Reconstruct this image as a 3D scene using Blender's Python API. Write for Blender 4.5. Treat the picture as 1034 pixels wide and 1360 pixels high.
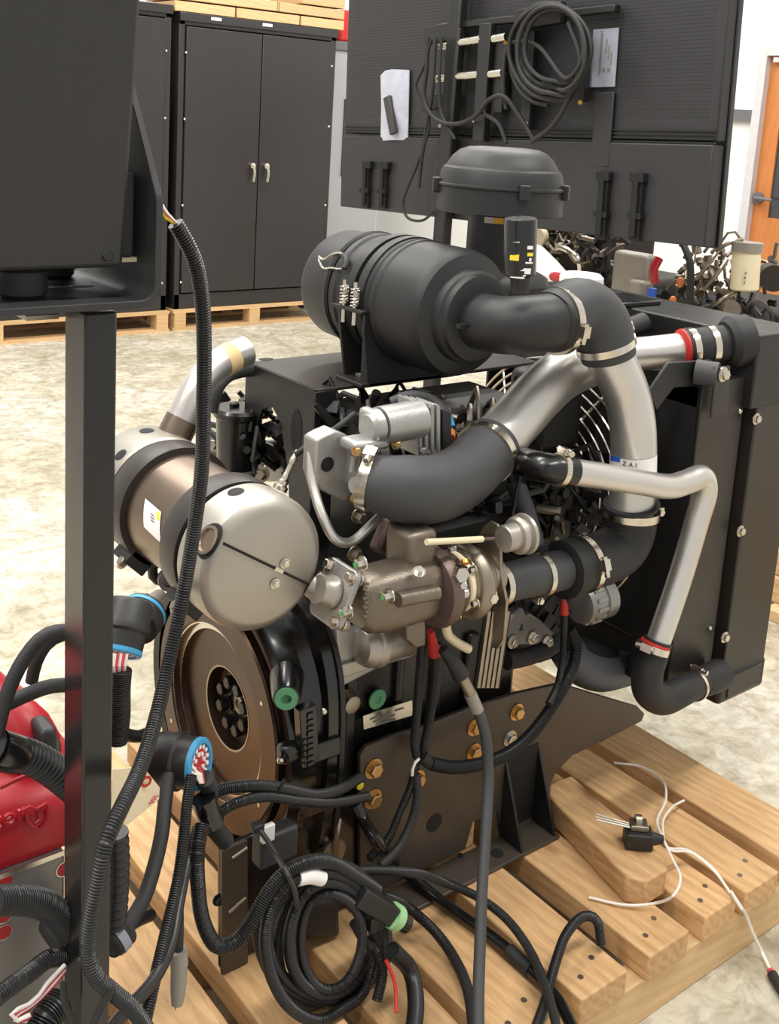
import bpy, bmesh, math, random
from mathutils import Vector, Matrix, Quaternion
random.seed(7)
R = math.radians
S = bpy.context.scene
COL = S.collection
for o in list(bpy.data.objects): bpy.data.objects.remove(o)

# ------------------------------------------------------------------ camera
F_PX, CX, CY, IW, IH = 1440.0, 517.0, 441.0, 1034.0, 1360.0
PITCH, ROLL, YAW, CAM_H = R(11.2), R(3.5), R(51.5), 1.60
_h = Vector((math.cos(YAW), math.sin(YAW), 0)); _r = Vector((math.sin(YAW), -math.cos(YAW), 0)); _z = Vector((0, 0, 1))
FWD = _h*math.cos(PITCH) - _z*math.sin(PITCH); _u = _h*math.sin(PITCH) + _z*math.cos(PITCH)
RIGHT = _r*math.cos(ROLL) + _u*math.sin(ROLL); UP = -_r*math.sin(ROLL) + _u*math.cos(ROLL)
EYE = Vector((0, 0, CAM_H))
cd = bpy.data.cameras.new('camera'); cam = bpy.data.objects.new('camera', cd); COL.objects.link(cam)
M3 = Matrix((RIGHT, UP, -FWD)).transposed()
cam.matrix_world = Matrix.Translation(EYE) @ M3.to_4x4()
cd.sensor_fit = 'HORIZONTAL'; cd.sensor_width = 36.0
cd.lens = 36.0*F_PX/IW
cd.shift_x = 0.0; cd.shift_y = -((IH/2 - CY)/IW)
cd.clip_start = 0.05; cd.clip_end = 100
S.camera = cam

def at(px, py, X=None, Y=None, Z=None, d=None):
    """world point on the plane X=, Y= or Z= (or at depth d) seen at a photo position"""
    r = FWD + RIGHT*((px-CX)/F_PX) - UP*((py-CY)/F_PX)
    if d is not None: t = d
    elif X is not None: t = (X-EYE.x)/r.x
    elif Y is not None: t = (Y-EYE.y)/r.y
    else: t = (Z-EYE.z)/r.z
    return EYE + r*t
def ay(*pts): return [at(p[0], p[1], Y=p[2]) for p in pts]

# ------------------------------------------------------------------ world, lamps, exposure
w = bpy.data.worlds.new('world'); S.world = w; w.use_nodes = True
bg = w.node_tree.nodes['Background']; bg.inputs[0].default_value = (1.0, .985, .96, 1); bg.inputs[1].default_value = .58
def area(name, loc, sx, sy, power, col=(1, .975, .93)):
    l = bpy.data.lights.new(name, 'AREA'); l.shape = 'RECTANGLE'; l.size = sx; l.size_y = sy; l.energy = power; l.color = col
    o = bpy.data.objects.new(name, l); COL.objects.link(o); o.location = loc
    return o
for (x, y, p) in ((-.5, .3, 48), (2.6, .2, 70), (.2, 3.0, 70), (3.4, 3.0, 85), (1.2, 5.6, 80), (4.4, 5.4, 80), (-2.4, 2.0, 70)):
    area('ceiling_lamp', (x, y, 4.4), 2.4, .3, p)
S.view_settings.view_transform = 'Standard'; S.view_settings.look = 'None'
S.view_settings.gamma = 1; S.view_settings.use_curve_mapping = False
S.view_settings.exposure = 0.40

# ------------------------------------------------------------------ materials
def srgb(*c): return tuple(((v/255)/12.92 if v/255 <= .04045 else (((v/255)+.055)/1.055)**2.4) for v in c) + (1,)
def mat(name, col, rough=.5, metal=0.0, var=.12, scale=30, bump=0.0, bscale=200, rvar=.1, coat=0, stretch=None, spec=.5):
    m = bpy.data.materials.new(name); m.use_nodes = True; nt = m.node_tree; n = nt.nodes; L = nt.links
    b = n['Principled BSDF']; b.inputs['Metallic'].default_value = metal
    b.inputs['Specular IOR Level'].default_value = spec
    if coat: b.inputs['Coat Weight'].default_value = coat; b.inputs['Coat Roughness'].default_value = .12
    tc = n.new('ShaderNodeTexCoord'); mp = n.new('ShaderNodeMapping'); L.new(tc.outputs['Object'], mp.inputs[0])
    if stretch: mp.inputs['Scale'].default_value = stretch
    t = n.new('ShaderNodeTexNoise'); t.inputs['Scale'].default_value = scale; t.inputs['Detail'].default_value = 4
    L.new(mp.outputs[0], t.inputs[0])
    mx = n.new('ShaderNodeMix'); mx.data_type = 'RGBA'
    c = col
    mx.inputs[6].default_value = (c[0]*(1-var), c[1]*(1-var), c[2]*(1-var), 1); mx.inputs[7].default_value = (min(1, c[0]*(1+var)), min(1, c[1]*(1+var)), min(1, c[2]*(1+var)), 1)
    L.new(t.outputs[0], mx.inputs[0]); L.new(mx.outputs[2], b.inputs['Base Color'])
    mr = n.new('ShaderNodeMapRange'); mr.inputs[3].default_value = max(0.02, rough-rvar); mr.inputs[4].default_value = min(1, rough+rvar)
    L.new(t.outputs[0], mr.inputs[0]); L.new(mr.outputs[0], b.inputs['Roughness'])
    if bump:
        t2 = n.new('ShaderNodeTexNoise'); t2.inputs['Scale'].default_value = bscale; L.new(mp.outputs[0], t2.inputs[0])
        bp = n.new('ShaderNodeBump'); bp.inputs['Strength'].default_value = bump; bp.inputs['Distance'].default_value = .002
        L.new(t2.outputs[0], bp.inputs['Height']); L.new(bp.outputs[0], b.inputs['Normal'])
    return m
def wood_mat(name, c1, c2, knots=True, axis='Y', sc=1.0):
    m = bpy.data.materials.new(name); m.use_nodes = True; nt = m.node_tree; n = nt.nodes; L = nt.links; b = n['Principled BSDF']
    tc = n.new('ShaderNodeTexCoord'); oi = n.new('ShaderNodeObjectInfo'); ad = n.new('ShaderNodeVectorMath'); ad.operation = 'MULTIPLY_ADD'
    ad.inputs[1].default_value = (1, 1, 1)
    cb = n.new('ShaderNodeCombineXYZ'); mm = n.new('ShaderNodeMath'); mm.operation = 'MULTIPLY'; mm.inputs[1].default_value = 13
    L.new(oi.outputs['Random'], mm.inputs[0]); [L.new(mm.outputs[0], cb.inputs[i]) for i in range(3)]
    L.new(tc.outputs['Object'], ad.inputs[0]); L.new(cb.outputs[0], ad.inputs[2])
    mp = n.new('ShaderNodeMapping'); mp.inputs['Scale'].default_value = {'Y': (9*sc, 1.1*sc, 9*sc), 'X': (1.1*sc, 9*sc, 9*sc), 'Z': (9*sc, 9*sc, 1.1*sc)}[axis]; L.new(ad.outputs[0], mp.inputs[0])
    t = n.new('ShaderNodeTexNoise'); t.inputs['Scale'].default_value = 9; t.inputs['Detail'].default_value = 9; t.inputs['Roughness'].default_value = .65; t.inputs['Distortion'].default_value = .8; L.new(mp.outputs[0], t.inputs[0])
    wv = n.new('ShaderNodeTexWave'); wv.inputs['Scale'].default_value = 2.6; wv.inputs['Distortion'].default_value = 5; wv.inputs['Detail'].default_value = 3; wv.bands_direction = 'DIAGONAL'; L.new(mp.outputs[0], wv.inputs[0])
    mx0 = n.new('ShaderNodeMath'); mx0.operation = 'MULTIPLY_ADD'; mx0.inputs[1].default_value = .16; L.new(wv.outputs[1], mx0.inputs[0])
    m1 = n.new('ShaderNodeMath'); m1.operation = 'MULTIPLY'; m1.inputs[1].default_value = .9; L.new(t.outputs[0], m1.inputs[0]); L.new(m1.outputs[0], mx0.inputs[2])
    mx = n.new('ShaderNodeMix'); mx.data_type = 'RGBA'; mx.inputs[6].default_value = c1; mx.inputs[7].default_value = c2; L.new(mx0.outputs[0], mx.inputs[0])
    mp2 = n.new('ShaderNodeMapping'); mp2.inputs['Scale'].default_value = {'Y': (1, .45, 1), 'X': (.45, 1, 1), 'Z': (1, 1, .45)}[axis]; L.new(ad.outputs[0], mp2.inputs[0])
    v = n.new('ShaderNodeTexVoronoi'); v.inputs['Scale'].default_value = 7.5; L.new(mp2.outputs[0], v.inputs[0])
    rp = n.new('ShaderNodeValToRGB'); rp.color_ramp.elements[0].position = .05; rp.color_ramp.elements[0].color = (.25, .12, .05, 1); rp.color_ramp.elements[1].position = .17; rp.color_ramp.elements[1].color = (1, 1, 1, 1)
    L.new(v.outputs['Distance'], rp.inputs[0])
    ml = n.new('ShaderNodeMix'); ml.data_type = 'RGBA'; ml.blend_type = 'MULTIPLY'; ml.inputs[0].default_value = .75 if knots else 0
    L.new(mx.outputs[2], ml.inputs[6]); L.new(rp.outputs[0], ml.inputs[7]); 
    hs = n.new('ShaderNodeHueSaturation'); mr = n.new('ShaderNodeMapRange'); mr.inputs[3].default_value = .86; mr.inputs[4].default_value = 1.1; L.new(oi.outputs['Random'], mr.inputs[0]); L.new(mr.outputs[0], hs.inputs['Value'])
    L.new(ml.outputs[2], hs.inputs['Color']); L.new(hs.outputs[0], b.inputs['Base Color'])
    b.inputs['Roughness'].default_value = .62
    bp = n.new('ShaderNodeBump'); bp.inputs['Strength'].default_value = .25; bp.inputs['Distance'].default_value = .002; L.new(mx0.outputs[0], bp.inputs['Height']); L.new(bp.outputs[0], b.inputs['Normal'])
    return m
def floor_mat():
    m = bpy.data.materials.new('stained_concrete'); m.use_nodes = True; nt = m.node_tree; n = nt.nodes; L = nt.links; b = n['Principled BSDF']
    tc = n.new('ShaderNodeTexCoord')
    def noise(s, d=6, dist=.4):
        t = n.new('ShaderNodeTexNoise'); t.inputs['Scale'].default_value = s; t.inputs['Detail'].default_value = d; t.inputs['Distortion'].default_value = dist; t.inputs['Roughness'].default_value = .62
        L.new(tc.outputs['Object'], t.inputs[0]); return t
    def ramp(t, stops):
        r = n.new('ShaderNodeValToRGB'); e = r.color_ramp.elements
        e[0].position, e[0].color = stops[0]; e[1].position, e[1].color = stops[1]
        for p, c in stops[2:]: x = e.new(p); x.color = c
        L.new(t.outputs[0], r.inputs[0]); return r
    r1 = ramp(noise(1.3), [(.3, srgb(180, 172, 150)), (.66, srgb(218, 214, 203)), (.48, srgb(204, 197, 178))])
    r2 = ramp(noise(5.5, 8, 1.2), [(.42, (.60, .55, .47, 1)), (.56, (1, 1, 1, 1))])
    r3 = ramp(noise(22, 10, .8), [(.36, (.62, .60, .56, 1)), (.56, (1, 1, 1, 1))])
    a = n.new('ShaderNodeMix'); a.data_type = 'RGBA'; a.blend_type = 'MULTIPLY'; a.inputs[0].default_value = .6
    L.new(r1.outputs[0], a.inputs[6]); L.new(r2.outputs[0], a.inputs[7])
    c = n.new('ShaderNodeMix'); c.data_type = 'RGBA'; c.blend_type = 'MULTIPLY'; c.inputs[0].default_value = .8
    L.new(a.outputs[2], c.inputs[6]); L.new(r3.outputs[0], c.inputs[7]); L.new(c.outputs[2], b.inputs['Base Color'])
    b.inputs['Roughness'].default_value = .42
    return m
M = dict(
 black_plastic=mat('black_plastic', srgb(33, 32, 32), .48, bump=.12, bscale=300, rvar=.08),
 air_plastic=mat('matte_black_moulded_plastic', srgb(34, 33, 33), .50, bump=.06, bscale=180, rvar=.05),
 rubber=mat('black_rubber', srgb(34, 33, 33), .62, var=.2, bump=.1),
 rubber_grey=mat('dusty_grey_rubber', srgb(60, 60, 61), .6, var=.25, scale=14),
 powder=mat('black_powder_coat', srgb(27, 26, 25), .42, var=.1, bump=.1, bscale=500),
 powder_brown=mat('warm_black_paint', srgb(47, 42, 37), .4, var=.18, scale=6, bump=.05, bscale=400),
 powder_panel=mat('charcoal_powder_coat', srgb(46, 45, 46), .5, var=.08, bump=.15, bscale=700),
 post_paint=mat('satin_post_paint', srgb(36, 35, 34), .24, var=.06),
 rail_paint=mat('lit_rail_paint', srgb(70, 62, 54), .34, var=.2, scale=7, bump=.05, bscale=400),  # warm black made lighter, the light on the near rail put into its colour
 pale_green=mat('pale_green_seal', srgb(158, 204, 148), .5),
 gloss_black=mat('gloss_black_paint', srgb(18, 17, 17), .25, var=.2, coat=.3),
 void=mat('near_black_and_hole_shade', srgb(8, 8, 8), .7, var=.3),  # near black for parts, and painted shade inside holes, slots and the shroud
 tv=mat('tv_back_plastic', srgb(42, 41, 43), .5, var=.1, scale=3, stretch=(1, 1, 60)),
 cabinet=mat('black_cabinet_enamel', srgb(42, 41, 42), .3, var=.12, scale=1.5),
 alu=mat('brushed_aluminium', srgb(214, 210, 204), 0.36, .85, var=.06, scale=20, bump=.05, bscale=150),
 alu_cast=mat('cast_aluminium', srgb(168, 166, 162), .42, .65, var=.12, scale=40, bump=.25, bscale=260),
 steel=mat('bright_steel', srgb(214, 208, 196), .24, 1, var=.1),
 steel_dull=mat('dull_steel', srgb(160, 150, 136), .4, 1, var=.2),
 shield=mat('satin_heat_shield_steel', srgb(176, 170, 160), .40, .75, var=.08, scale=8),
 muffler=mat('heat_tinted_steel', srgb(136, 120, 106), .36, 1, var=.2, scale=7),
 iron=mat('brown_cast_iron', srgb(124, 114, 102), .42, .75, var=.25, scale=30, bump=.3, bscale=220),
 iron_red=mat('red_brown_cast_iron', srgb(112, 94, 88), .45, .6, var=.2, bump=.2),
 fly=mat('oiled_flywheel_steel', srgb(84, 66, 55), .27, .85, var=.25, scale=10),
 block=mat('black_engine_paint', srgb(24, 23, 22), .35, var=.25, bump=.2, bscale=120),
 zinc=mat('gold_zinc_plating', srgb(208, 172, 120), .3, 1, var=.15),
 brass=mat('brass', srgb(196, 140, 60), .3, 1),
 clamp=mat('clamp_stainless', srgb(222, 214, 200), .22, 1, var=.15, scale=60),
 hose_grey=mat('blue_grey_hose', srgb(92, 94, 100), .6, var=.3, scale=18, bump=.15),
 red=mat('red_plastic', srgb(160, 18, 30), .38, var=.06, bump=.1, bscale=300),
 red_rubber=mat('red_rubber', srgb(190, 40, 34), .5),
 grey_sheet=mat('grey_sheet_steel', srgb(124, 121, 119), .36, .55, var=.10, scale=4),
 green=mat('green_plastic_cap', srgb(88, 150, 110), .5),
 green_mark=mat('green_paint_mark', srgb(100, 170, 96), .5),
 blue=mat('blue_seal', srgb(64, 150, 196), .45),
 white=mat('white_print', srgb(236, 234, 230), .55, var=.03),
 white_wire=mat('white_wire_jacket', srgb(236, 230, 220), .4, var=.04),
 white_wall=mat('white_wall_paint', srgb(238, 237, 233), .7, var=.02, scale=2),
 grey_locker=mat('light_grey_enamel', srgb(168, 168, 170), .45, var=.05, scale=2),
 trim=mat('grey_trim', srgb(104, 104, 106), .5),
 frame_grey=mat('door_frame_paint', srgb(200, 198, 200), .5),
 glass_dark=mat('dark_glass', srgb(60, 62, 66), .12),
 yellow=mat('yellow_plastic', srgb(238, 214, 50), .45),
 cream=mat('cream_filter_paint', srgb(226, 212, 178), .4, var=.04),
 orange=mat('orange_plastic', srgb(214, 120, 60), .45),
 blue_dark=mat('blue_plastic', srgb(40, 86, 180), .45),
 print_grey=mat('grey_print', srgb(120, 116, 112), .6),
 print_dark=mat('dark_print', srgb(60, 58, 58), .6),
 label_grey=mat('grey_paper_label', srgb(150, 152, 164), .6, var=.05),
 tag_paper=mat('manila_card', srgb(232, 214, 182), .75, var=.05, scale=12),
 bag=mat('clear_plastic_bag', srgb(178, 180, 192), .22, var=.3, scale=18, bump=.8, bscale=30),
 tape=mat('masking_tape', srgb(218, 190, 138), .7),
 pink=mat('red_wire_jacket', srgb(206, 70, 84), .45),
 grey_plastic=mat('grey_heat_shrink', srgb(140, 134, 124), .45),
 block_grey=mat('grey_cast_housing', srgb(150, 144, 134), .5, .4, bump=.2),
 rust=mat('dark_rusty_iron', srgb(44, 38, 32), .6, .3, var=.4, bump=.3),
 loom=mat('split_loom_plastic', srgb(30, 30, 31), .38, var=.1),
 wood=wood_mat('pine_deck', srgb(156, 108, 62), srgb(240, 200, 146)),
 wood_x=wood_mat('pine_stringer', srgb(190, 150, 100), srgb(236, 204, 156), axis='X'),
 wood_bg=wood_mat('pine_planks', srgb(178, 138, 90), srgb(222, 188, 142), False, axis='X'),
 door=wood_mat('orange_oak_veneer', srgb(190, 112, 54), srgb(214, 138, 76), False, axis='Z', sc=.6),
 floor=floor_mat(),
)

# ------------------------------------------------------------------ mesh builder
WORLD = {}          # object -> world location of its origin (no rotations are used on parents)
def tag(o, label=None, cat=None, group=None, kind=None):
    if label: o['label'] = label
    if cat: o['category'] = cat
    if group: o['group'] = group
    if kind: o['kind'] = kind
    return o
def empty(name, loc, label=None, cat=None, group=None, parent=None):
    o = bpy.data.objects.new(name, None); COL.objects.link(o); o.empty_display_size = .05
    loc = Vector(loc); WORLD[o] = loc
    if parent: o.parent = parent; o.location = loc - WORLD[parent]
    else: o.location = loc
    return tag(o, label, cat, group)
def frame_from(z, hint=None):
    z = z.normalized(); h = Vector(hint) if hint else (Vector((0, 0, 1)) if abs(z.z) < .9 else Vector((1, 0, 0)))
    x = h.cross(z).normalized(); y = z.cross(x); return x, y, z
def crom(pts, n=8):
    pts = [Vector(p) for p in pts]
    if len(pts) < 3: return pts
    P = [pts[0]*2-pts[1]] + pts + [pts[-1]*2-pts[-2]]; out = []
    for i in range(1, len(P)-2):
        a, b, c, d = P[i-1:i+3]
        t0 = 0; t1 = max((b-a).length, 1e-6)**.5; t2 = t1+max((c-b).length, 1e-6)**.5; t3 = t2+max((d-c).length, 1e-6)**.5
        for k in range(n):
            t = t1+(t2-t1)*k/n
            A1 = a*((t1-t)/(t1-t0))+b*((t-t0)/(t1-t0)); A2 = b*((t2-t)/(t2-t1))+c*((t-t1)/(t2-t1)); A3 = c*((t3-t)/(t3-t2))+d*((t-t2)/(t3-t2))
            B1 = A1*((t2-t)/(t2-t0))+A2*((t-t0)/(t2-t0)); B2 = A2*((t3-t)/(t3-t1))+A3*((t-t1)/(t3-t1))
            out.append(B1*((t2-t)/(t2-t1))+B2*((t-t1)/(t2-t1)))
    out.append(pts[-1]); return out
def resample(p, step):
    L = [0]
    for i in range(1, len(p)): L.append(L[-1]+(p[i]-p[i-1]).length)
    n = max(2, int(L[-1]/step)+1); out = []; j = 0
    for k in range(n):
        s = L[-1]*k/(n-1)
        while j < len(p)-2 and L[j+1] < s: j += 1
        f = (s-L[j])/max(L[j+1]-L[j], 1e-9); out.append(p[j].lerp(p[j+1], min(1, max(0, f))))
    return out
class MB:
    def __init__(s): s.v = []; s.f = []
    def add(s, vs, fs):
        b = len(s.v); s.v += [Vector(v) for v in vs]; s.f += [tuple(i+b for i in f) for f in fs]; return s
    def box(s, c, size, ax=None):
        c = Vector(c); hx, hy, hz = [q/2 for q in size]
        X, Y, Z = ax if ax else (Vector((1, 0, 0)), Vector((0, 1, 0)), Vector((0, 0, 1)))
        vs = [c+X*(a*hx)+Y*(b*hy)+Z*(d*hz) for a in (-1, 1) for b in (-1, 1) for d in (-1, 1)]
        return s.add(vs, [(0, 1, 3, 2), (4, 6, 7, 5), (0, 4, 5, 1), (2, 3, 7, 6), (0, 2, 6, 4), (1, 5, 7, 3)])
    def b2(s, lo, hi): 
        lo, hi = Vector(lo), Vector(hi); return s.box((lo+hi)/2, hi-lo)
    def lathe(s, p, axis, prof, n=40, hint=None, cap=True):
        """prof: list of (distance along axis, radius)"""
        x, y, z = frame_from(Vector(axis), hint); p = Vector(p); vs = []; fs = []
        for (a, r) in prof:
            for k in range(n):
                t = 2*math.pi*k/n; vs.append(p+z*a+x*(r*math.cos(t))+y*(r*math.sin(t)))
        m = len(prof)
        for i in range(m-1):
            for k in range(n): fs.append((i*n+k, i*n+(k+1) % n, (i+1)*n+(k+1) % n, (i+1)*n+k))
        if cap: fs.append(tuple(range(n-1, -1, -1))); fs.append(tuple((m-1)*n+k for k in range(n)))
        return s.add(vs, fs)
    def cyl(s, p0, p1, r, r2=None, n=20):
        p0, p1 = Vector(p0), Vector(p1); return s.lathe(p0, p1-p0, [(0, r), ((p1-p0).length, r if r2 is None else r2)], n)
    def bolt(s, p, axis, r, h=None, washer=True):
        a = Vector(axis).normalized(); p = Vector(p); h = h or r*.8
        if washer: s.lathe(p, a, [(0, r*1.45), (r*.25, r*1.45)], 16)
        s.lathe(p+a*(r*.25 if washer else 0), a, [(0, r), (h, r), (h+r*.12, r*.85)], 6)
        return s
    def tube(s, pts, r, n=12, step=.012, smooth=True, ribs=None, cap=True):
        if ribs and ribs < .0065: ribs *= .66
        p = resample(crom(pts, 10) if smooth else [Vector(q) for q in pts], step)
        m = len(p)
        rad = (lambda u: r) if not isinstance(r, (list, tuple)) else (lambda u: r[min(int(u*(len(r)-1)), len(r)-2)]*(1-(u*(len(r)-1)-min(int(u*(len(r)-1)), len(r)-2)))+r[min(int(u*(len(r)-1)), len(r)-2)+1]*(u*(len(r)-1)-min(int(u*(len(r)-1)), len(r)-2)))
        if ribs:
            p = resample(p, ribs/3); m = len(p)
        vs = []; fs = []; T = (p[1]-p[0]).normalized(); x, y, _ = frame_from(T)
        for i in range(m):
            t2 = (p[min(i+1, m-1)]-p[max(i-1, 0)]).normalized(); q = T.rotation_difference(t2); x = q @ x; y = q @ y; T = t2
            rr = rad(i/(m-1))
            if ribs: rr *= (1.0, 1.0, .87)[i % 3]
            for k in range(n):
                a = 2*math.pi*k/n; vs.append(p[i]+x*(rr*math.cos(a))+y*(rr*math.sin(a)))
        for i in range(m-1):
            for k in range(n): fs.append((i*n+k, i*n+(k+1) % n, (i+1)*n+(k+1) % n, (i+1)*n+k))
        if cap: fs.append(tuple(range(n-1, -1, -1))); fs.append(tuple((m-1)*n+k for k in range(n)))
        return s.add(vs, fs)
    def prism(s, poly, off):
        """poly: world points of a flat outline; off: extrusion vector"""
        n = len(poly); poly = [Vector(q) for q in poly]; off = Vector(off)
        vs = poly+[q+off for q in poly]; fs = [tuple(range(n-1, -1, -1)), tuple(range(n, 2*n))]+[(i, (i+1) % n, n+(i+1) % n, n+i) for i in range(n)]
        return s.add(vs, fs)
    def ball(s, c, r, n=16, sc=(1, 1, 1)):
        prof = [(-math.cos(math.pi*i/(n//2)), math.sin(math.pi*i/(n//2))) for i in range(n//2+1)]
        x, y, z = Vector((1, 0, 0)), Vector((0, 1, 0)), Vector((0, 0, 1)); vs = []; fs = []
        for a, q in prof:
            for k in range(n):
                t = 2*math.pi*k/n; vs.append(Vector(c)+Vector((r*sc[0]*max(q, .001)*math.cos(t), r*sc[1]*max(q, .001)*math.sin(t), r*sc[2]*a)))
        for i in range(len(prof)-1):
            for k in range(n): fs.append((i*n+k, i*n+(k+1) % n, (i+1)*n+(k+1) % n, (i+1)*n+k))
        return s.add(vs, fs)
    def text(s, body, org, xd, yd, size, depth=.001):
        cu = bpy.data.curves.new('t', 'FONT'); cu.body = body; cu.size = size; cu.extrude = depth; cu.resolution_u = 2
        o = bpy.data.objects.new('t', cu); COL.objects.link(o)
        dg = bpy.context.evaluated_depsgraph_get(); me = bpy.data.meshes.new_from_object(o.evaluated_get(dg))
        X = Vector(xd).normalized(); Yv = Vector(yd).normalized(); Zv = X.cross(Yv)
        s.add([Vector(org)+X*v.co.x+Yv*v.co.y+Zv*v.co.z for v in me.vertices], [tuple(q.vertices) for q in me.polygons])
        bpy.data.objects.remove(o); bpy.data.curves.remove(cu); bpy.data.meshes.remove(me); return s
    def build(s, name, m, parent=None, label=None, cat=None, group=None, kind=None, bev=0, ang=35, at0=None):
        lo = Vector([min(v[i] for v in s.v) for i in range(3)]); hi = Vector([max(v[i] for v in s.v) for i in range(3)])
        c = Vector(at0) if at0 else (lo+hi)/2
        if not parent and not at0: c.z = lo.z
        me = bpy.data.meshes.new(name); me.from_pydata([v-c for v in s.v], [], s.f)
        bm = bmesh.new(); bm.from_mesh(me); bmesh.ops.recalc_face_normals(bm, faces=bm.faces); bm.to_mesh(me); bm.free()
        me.shade_smooth(); me.set_sharp_from_angle(angle=R(ang))
        me.materials.append(M[m] if isinstance(m, str) else m)
        o = bpy.data.objects.new(name, me); COL.objects.link(o); WORLD[o] = c
        if parent: o.parent = parent; o.location = c-WORLD[parent]
        else: o.location = c
        if bev:
            b = o.modifiers.new('bevel', 'BEVEL'); b.width = bev; b.segments = 2; b.limit_method = 'ANGLE'; b.angle_limit = R(40)
        return tag(o, label, cat, group, kind)
XP, YP, ZP = Vector((1, 0, 0)), Vector((0, 1, 0)), Vector((0, 0, 1))
def clampring(parent, p, axis, r, wid=.013, screw=None, name='hose_clamp', m='clamp'):
    a = Vector(axis).normalized(); b = MB().lathe(Vector(p)-a*wid/2, a, [(0, r), (0, r+.0025), (wid, r+.0025), (wid, r)], 36)
    o = b.build(name, m, parent)
    if screw is not None:
        s = Vector(screw).normalized(); s = (s-a*s.dot(a)).normalized(); t = a.cross(s)
        q = Vector(p)+s*(r+.008)
        g = MB().box(q, (wid*1.1, .022, .012), (a, t, s)); g.cyl(q-t*.016, q+t*.018, .0055, n=12); g.bolt(q+t*.018, t, .006, washer=False)
        g.build('clamp_screw', m, o)
    return o
def ringpoly(cx, cy, cz, r, n, axis):  # circle outline
    x, y, z = frame_from(Vector(axis)); return [Vector((cx, cy, cz))+x*(r*math.cos(2*math.pi*k/n))+y*(r*math.sin(2*math.pi*k/n)) for k in range(n)]
# ================================================================== SETTING
MB().b2((-4, -3, -.05), (9, 9.5, 0)).build('floor', 'floor', kind='structure')
MB().b2((-4, 8.1, 0), (6.5, 8.2, 4.2)).build('wall_back', 'white_wall', kind='structure')
DY0, DY1 = at(985, 315, X=6.2).y, 3.05        # door opening on the right wall
dtop = at(1005, 62, X=6.2).z
wr = MB(); wr.b2((6.2, DY0+.0, 0), (6.3, 8.1, 4.2)); wr.b2((6.2, -3, 0), (6.3, DY1-.06, 4.2)); wr.b2((6.2, DY1-.06, dtop+.0), (6.3, DY0, 4.2))
wr.build('wall_right', 'white_wall', kind='structure')
fr = MB(); fr.b2((6.14, DY0-.06, 0), (6.3, DY0, dtop-.06)); fr.b2((6.14, DY1-.06, 0), (6.3, DY1, dtop-.06)); fr.b2((6.14, DY1-.06, dtop-.06), (6.3, DY0, dtop))
dr = MB(); lz0, lz1 = at(1019, 289, X=6.19).z, dtop-.3; ly1, ly0 = at(1019, 285, X=6.19).y, DY1+.18
dr.b2((6.19, DY1, .01), (6.235, DY0-.06, lz0)); dr.b2((6.19, DY1, lz1), (6.235, DY0-.06, dtop-.06)); dr.b2((6.19, ly1, lz0), (6.235, DY0-.06, lz1)); dr.b2((6.19, DY1, lz0), (6.235, ly0, lz1))
door = dr.build('door_1', 'door', kind='structure')
fr.build('door_frame', 'frame_grey', door)
MB().b2((6.205, ly0, lz0), (6.22, ly1, lz1)).build('door_glass', 'glass_dark', door)
g = MB(); hz = at(1010, 263, X=6.19).z; hy = at(1008, 263, X=6.19).y
g.cyl((6.19, hy, hz), (6.165, hy, hz), .036); g.cyl((6.17, hy, hz), (6.13, hy, hz), .012); g.tube([(6.135, hy, hz), (6.13, hy-.04, hz), (6.13, hy-.13, hz-.004)], .011)
g.build('door_handle', 'trim', door)
MB().b2((6.17, DY0-.10, dtop-.10), (6.15, DY0-.2, dtop-.07)).build('door_closer_bracket', 'frame_grey', door)
tz = at(985, 153, X=6.2).z
MB().b2((6.16, DY0+.01, tz-.035), (6.2, 8.1, tz+.035)).build('trim_1', 'trim', kind='structure')
MB().b2((6.17, DY0+.01, 0), (6.2, 8.1, .11)).build('baseboard_right', 'trim', kind='structure')
MB().b2((-4, 8.07, 0), (6.17, 8.1, .11)).build('baseboard_back', 'trim', kind='structure')

# ------------------------------------------------------------------ pallets below the cabinets
def low_pallet(x0, x1, y0, label):
    p = empty('shipping_pallet', ((x0+x1)/2, y0+.5, 0), label, 'pallet', 'pallets under the cabinets')
    for k in range(5):
        y = y0+k*.21; MB().b2((x0, y, .128), (x1, y+.14, .15)).build('top_board', 'wood_bg', p)
    for k in range(3):
        y = y0+k*.42; MB().b2((x0, y, 0), (x1, y+.1, .02)).build('bottom_board', 'wood_bg', p)
    for x in (x0+.01, (x0+x1)/2-.045, x1-.1):
        for k in range(3):
            y = y0+k*.42; MB().b2((x, y, .02), (x+.09, y+.1, .128)).build('spacer_block', 'wood_bg', p)
    return p
low_pallet(2.22, 3.50, 6.93, 'low wooden pallet under the partly hidden left black cabinet')
low_pallet(3.53, 4.88, 6.93, 'low wooden pallet under the black cabinet with bright handles')

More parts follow.
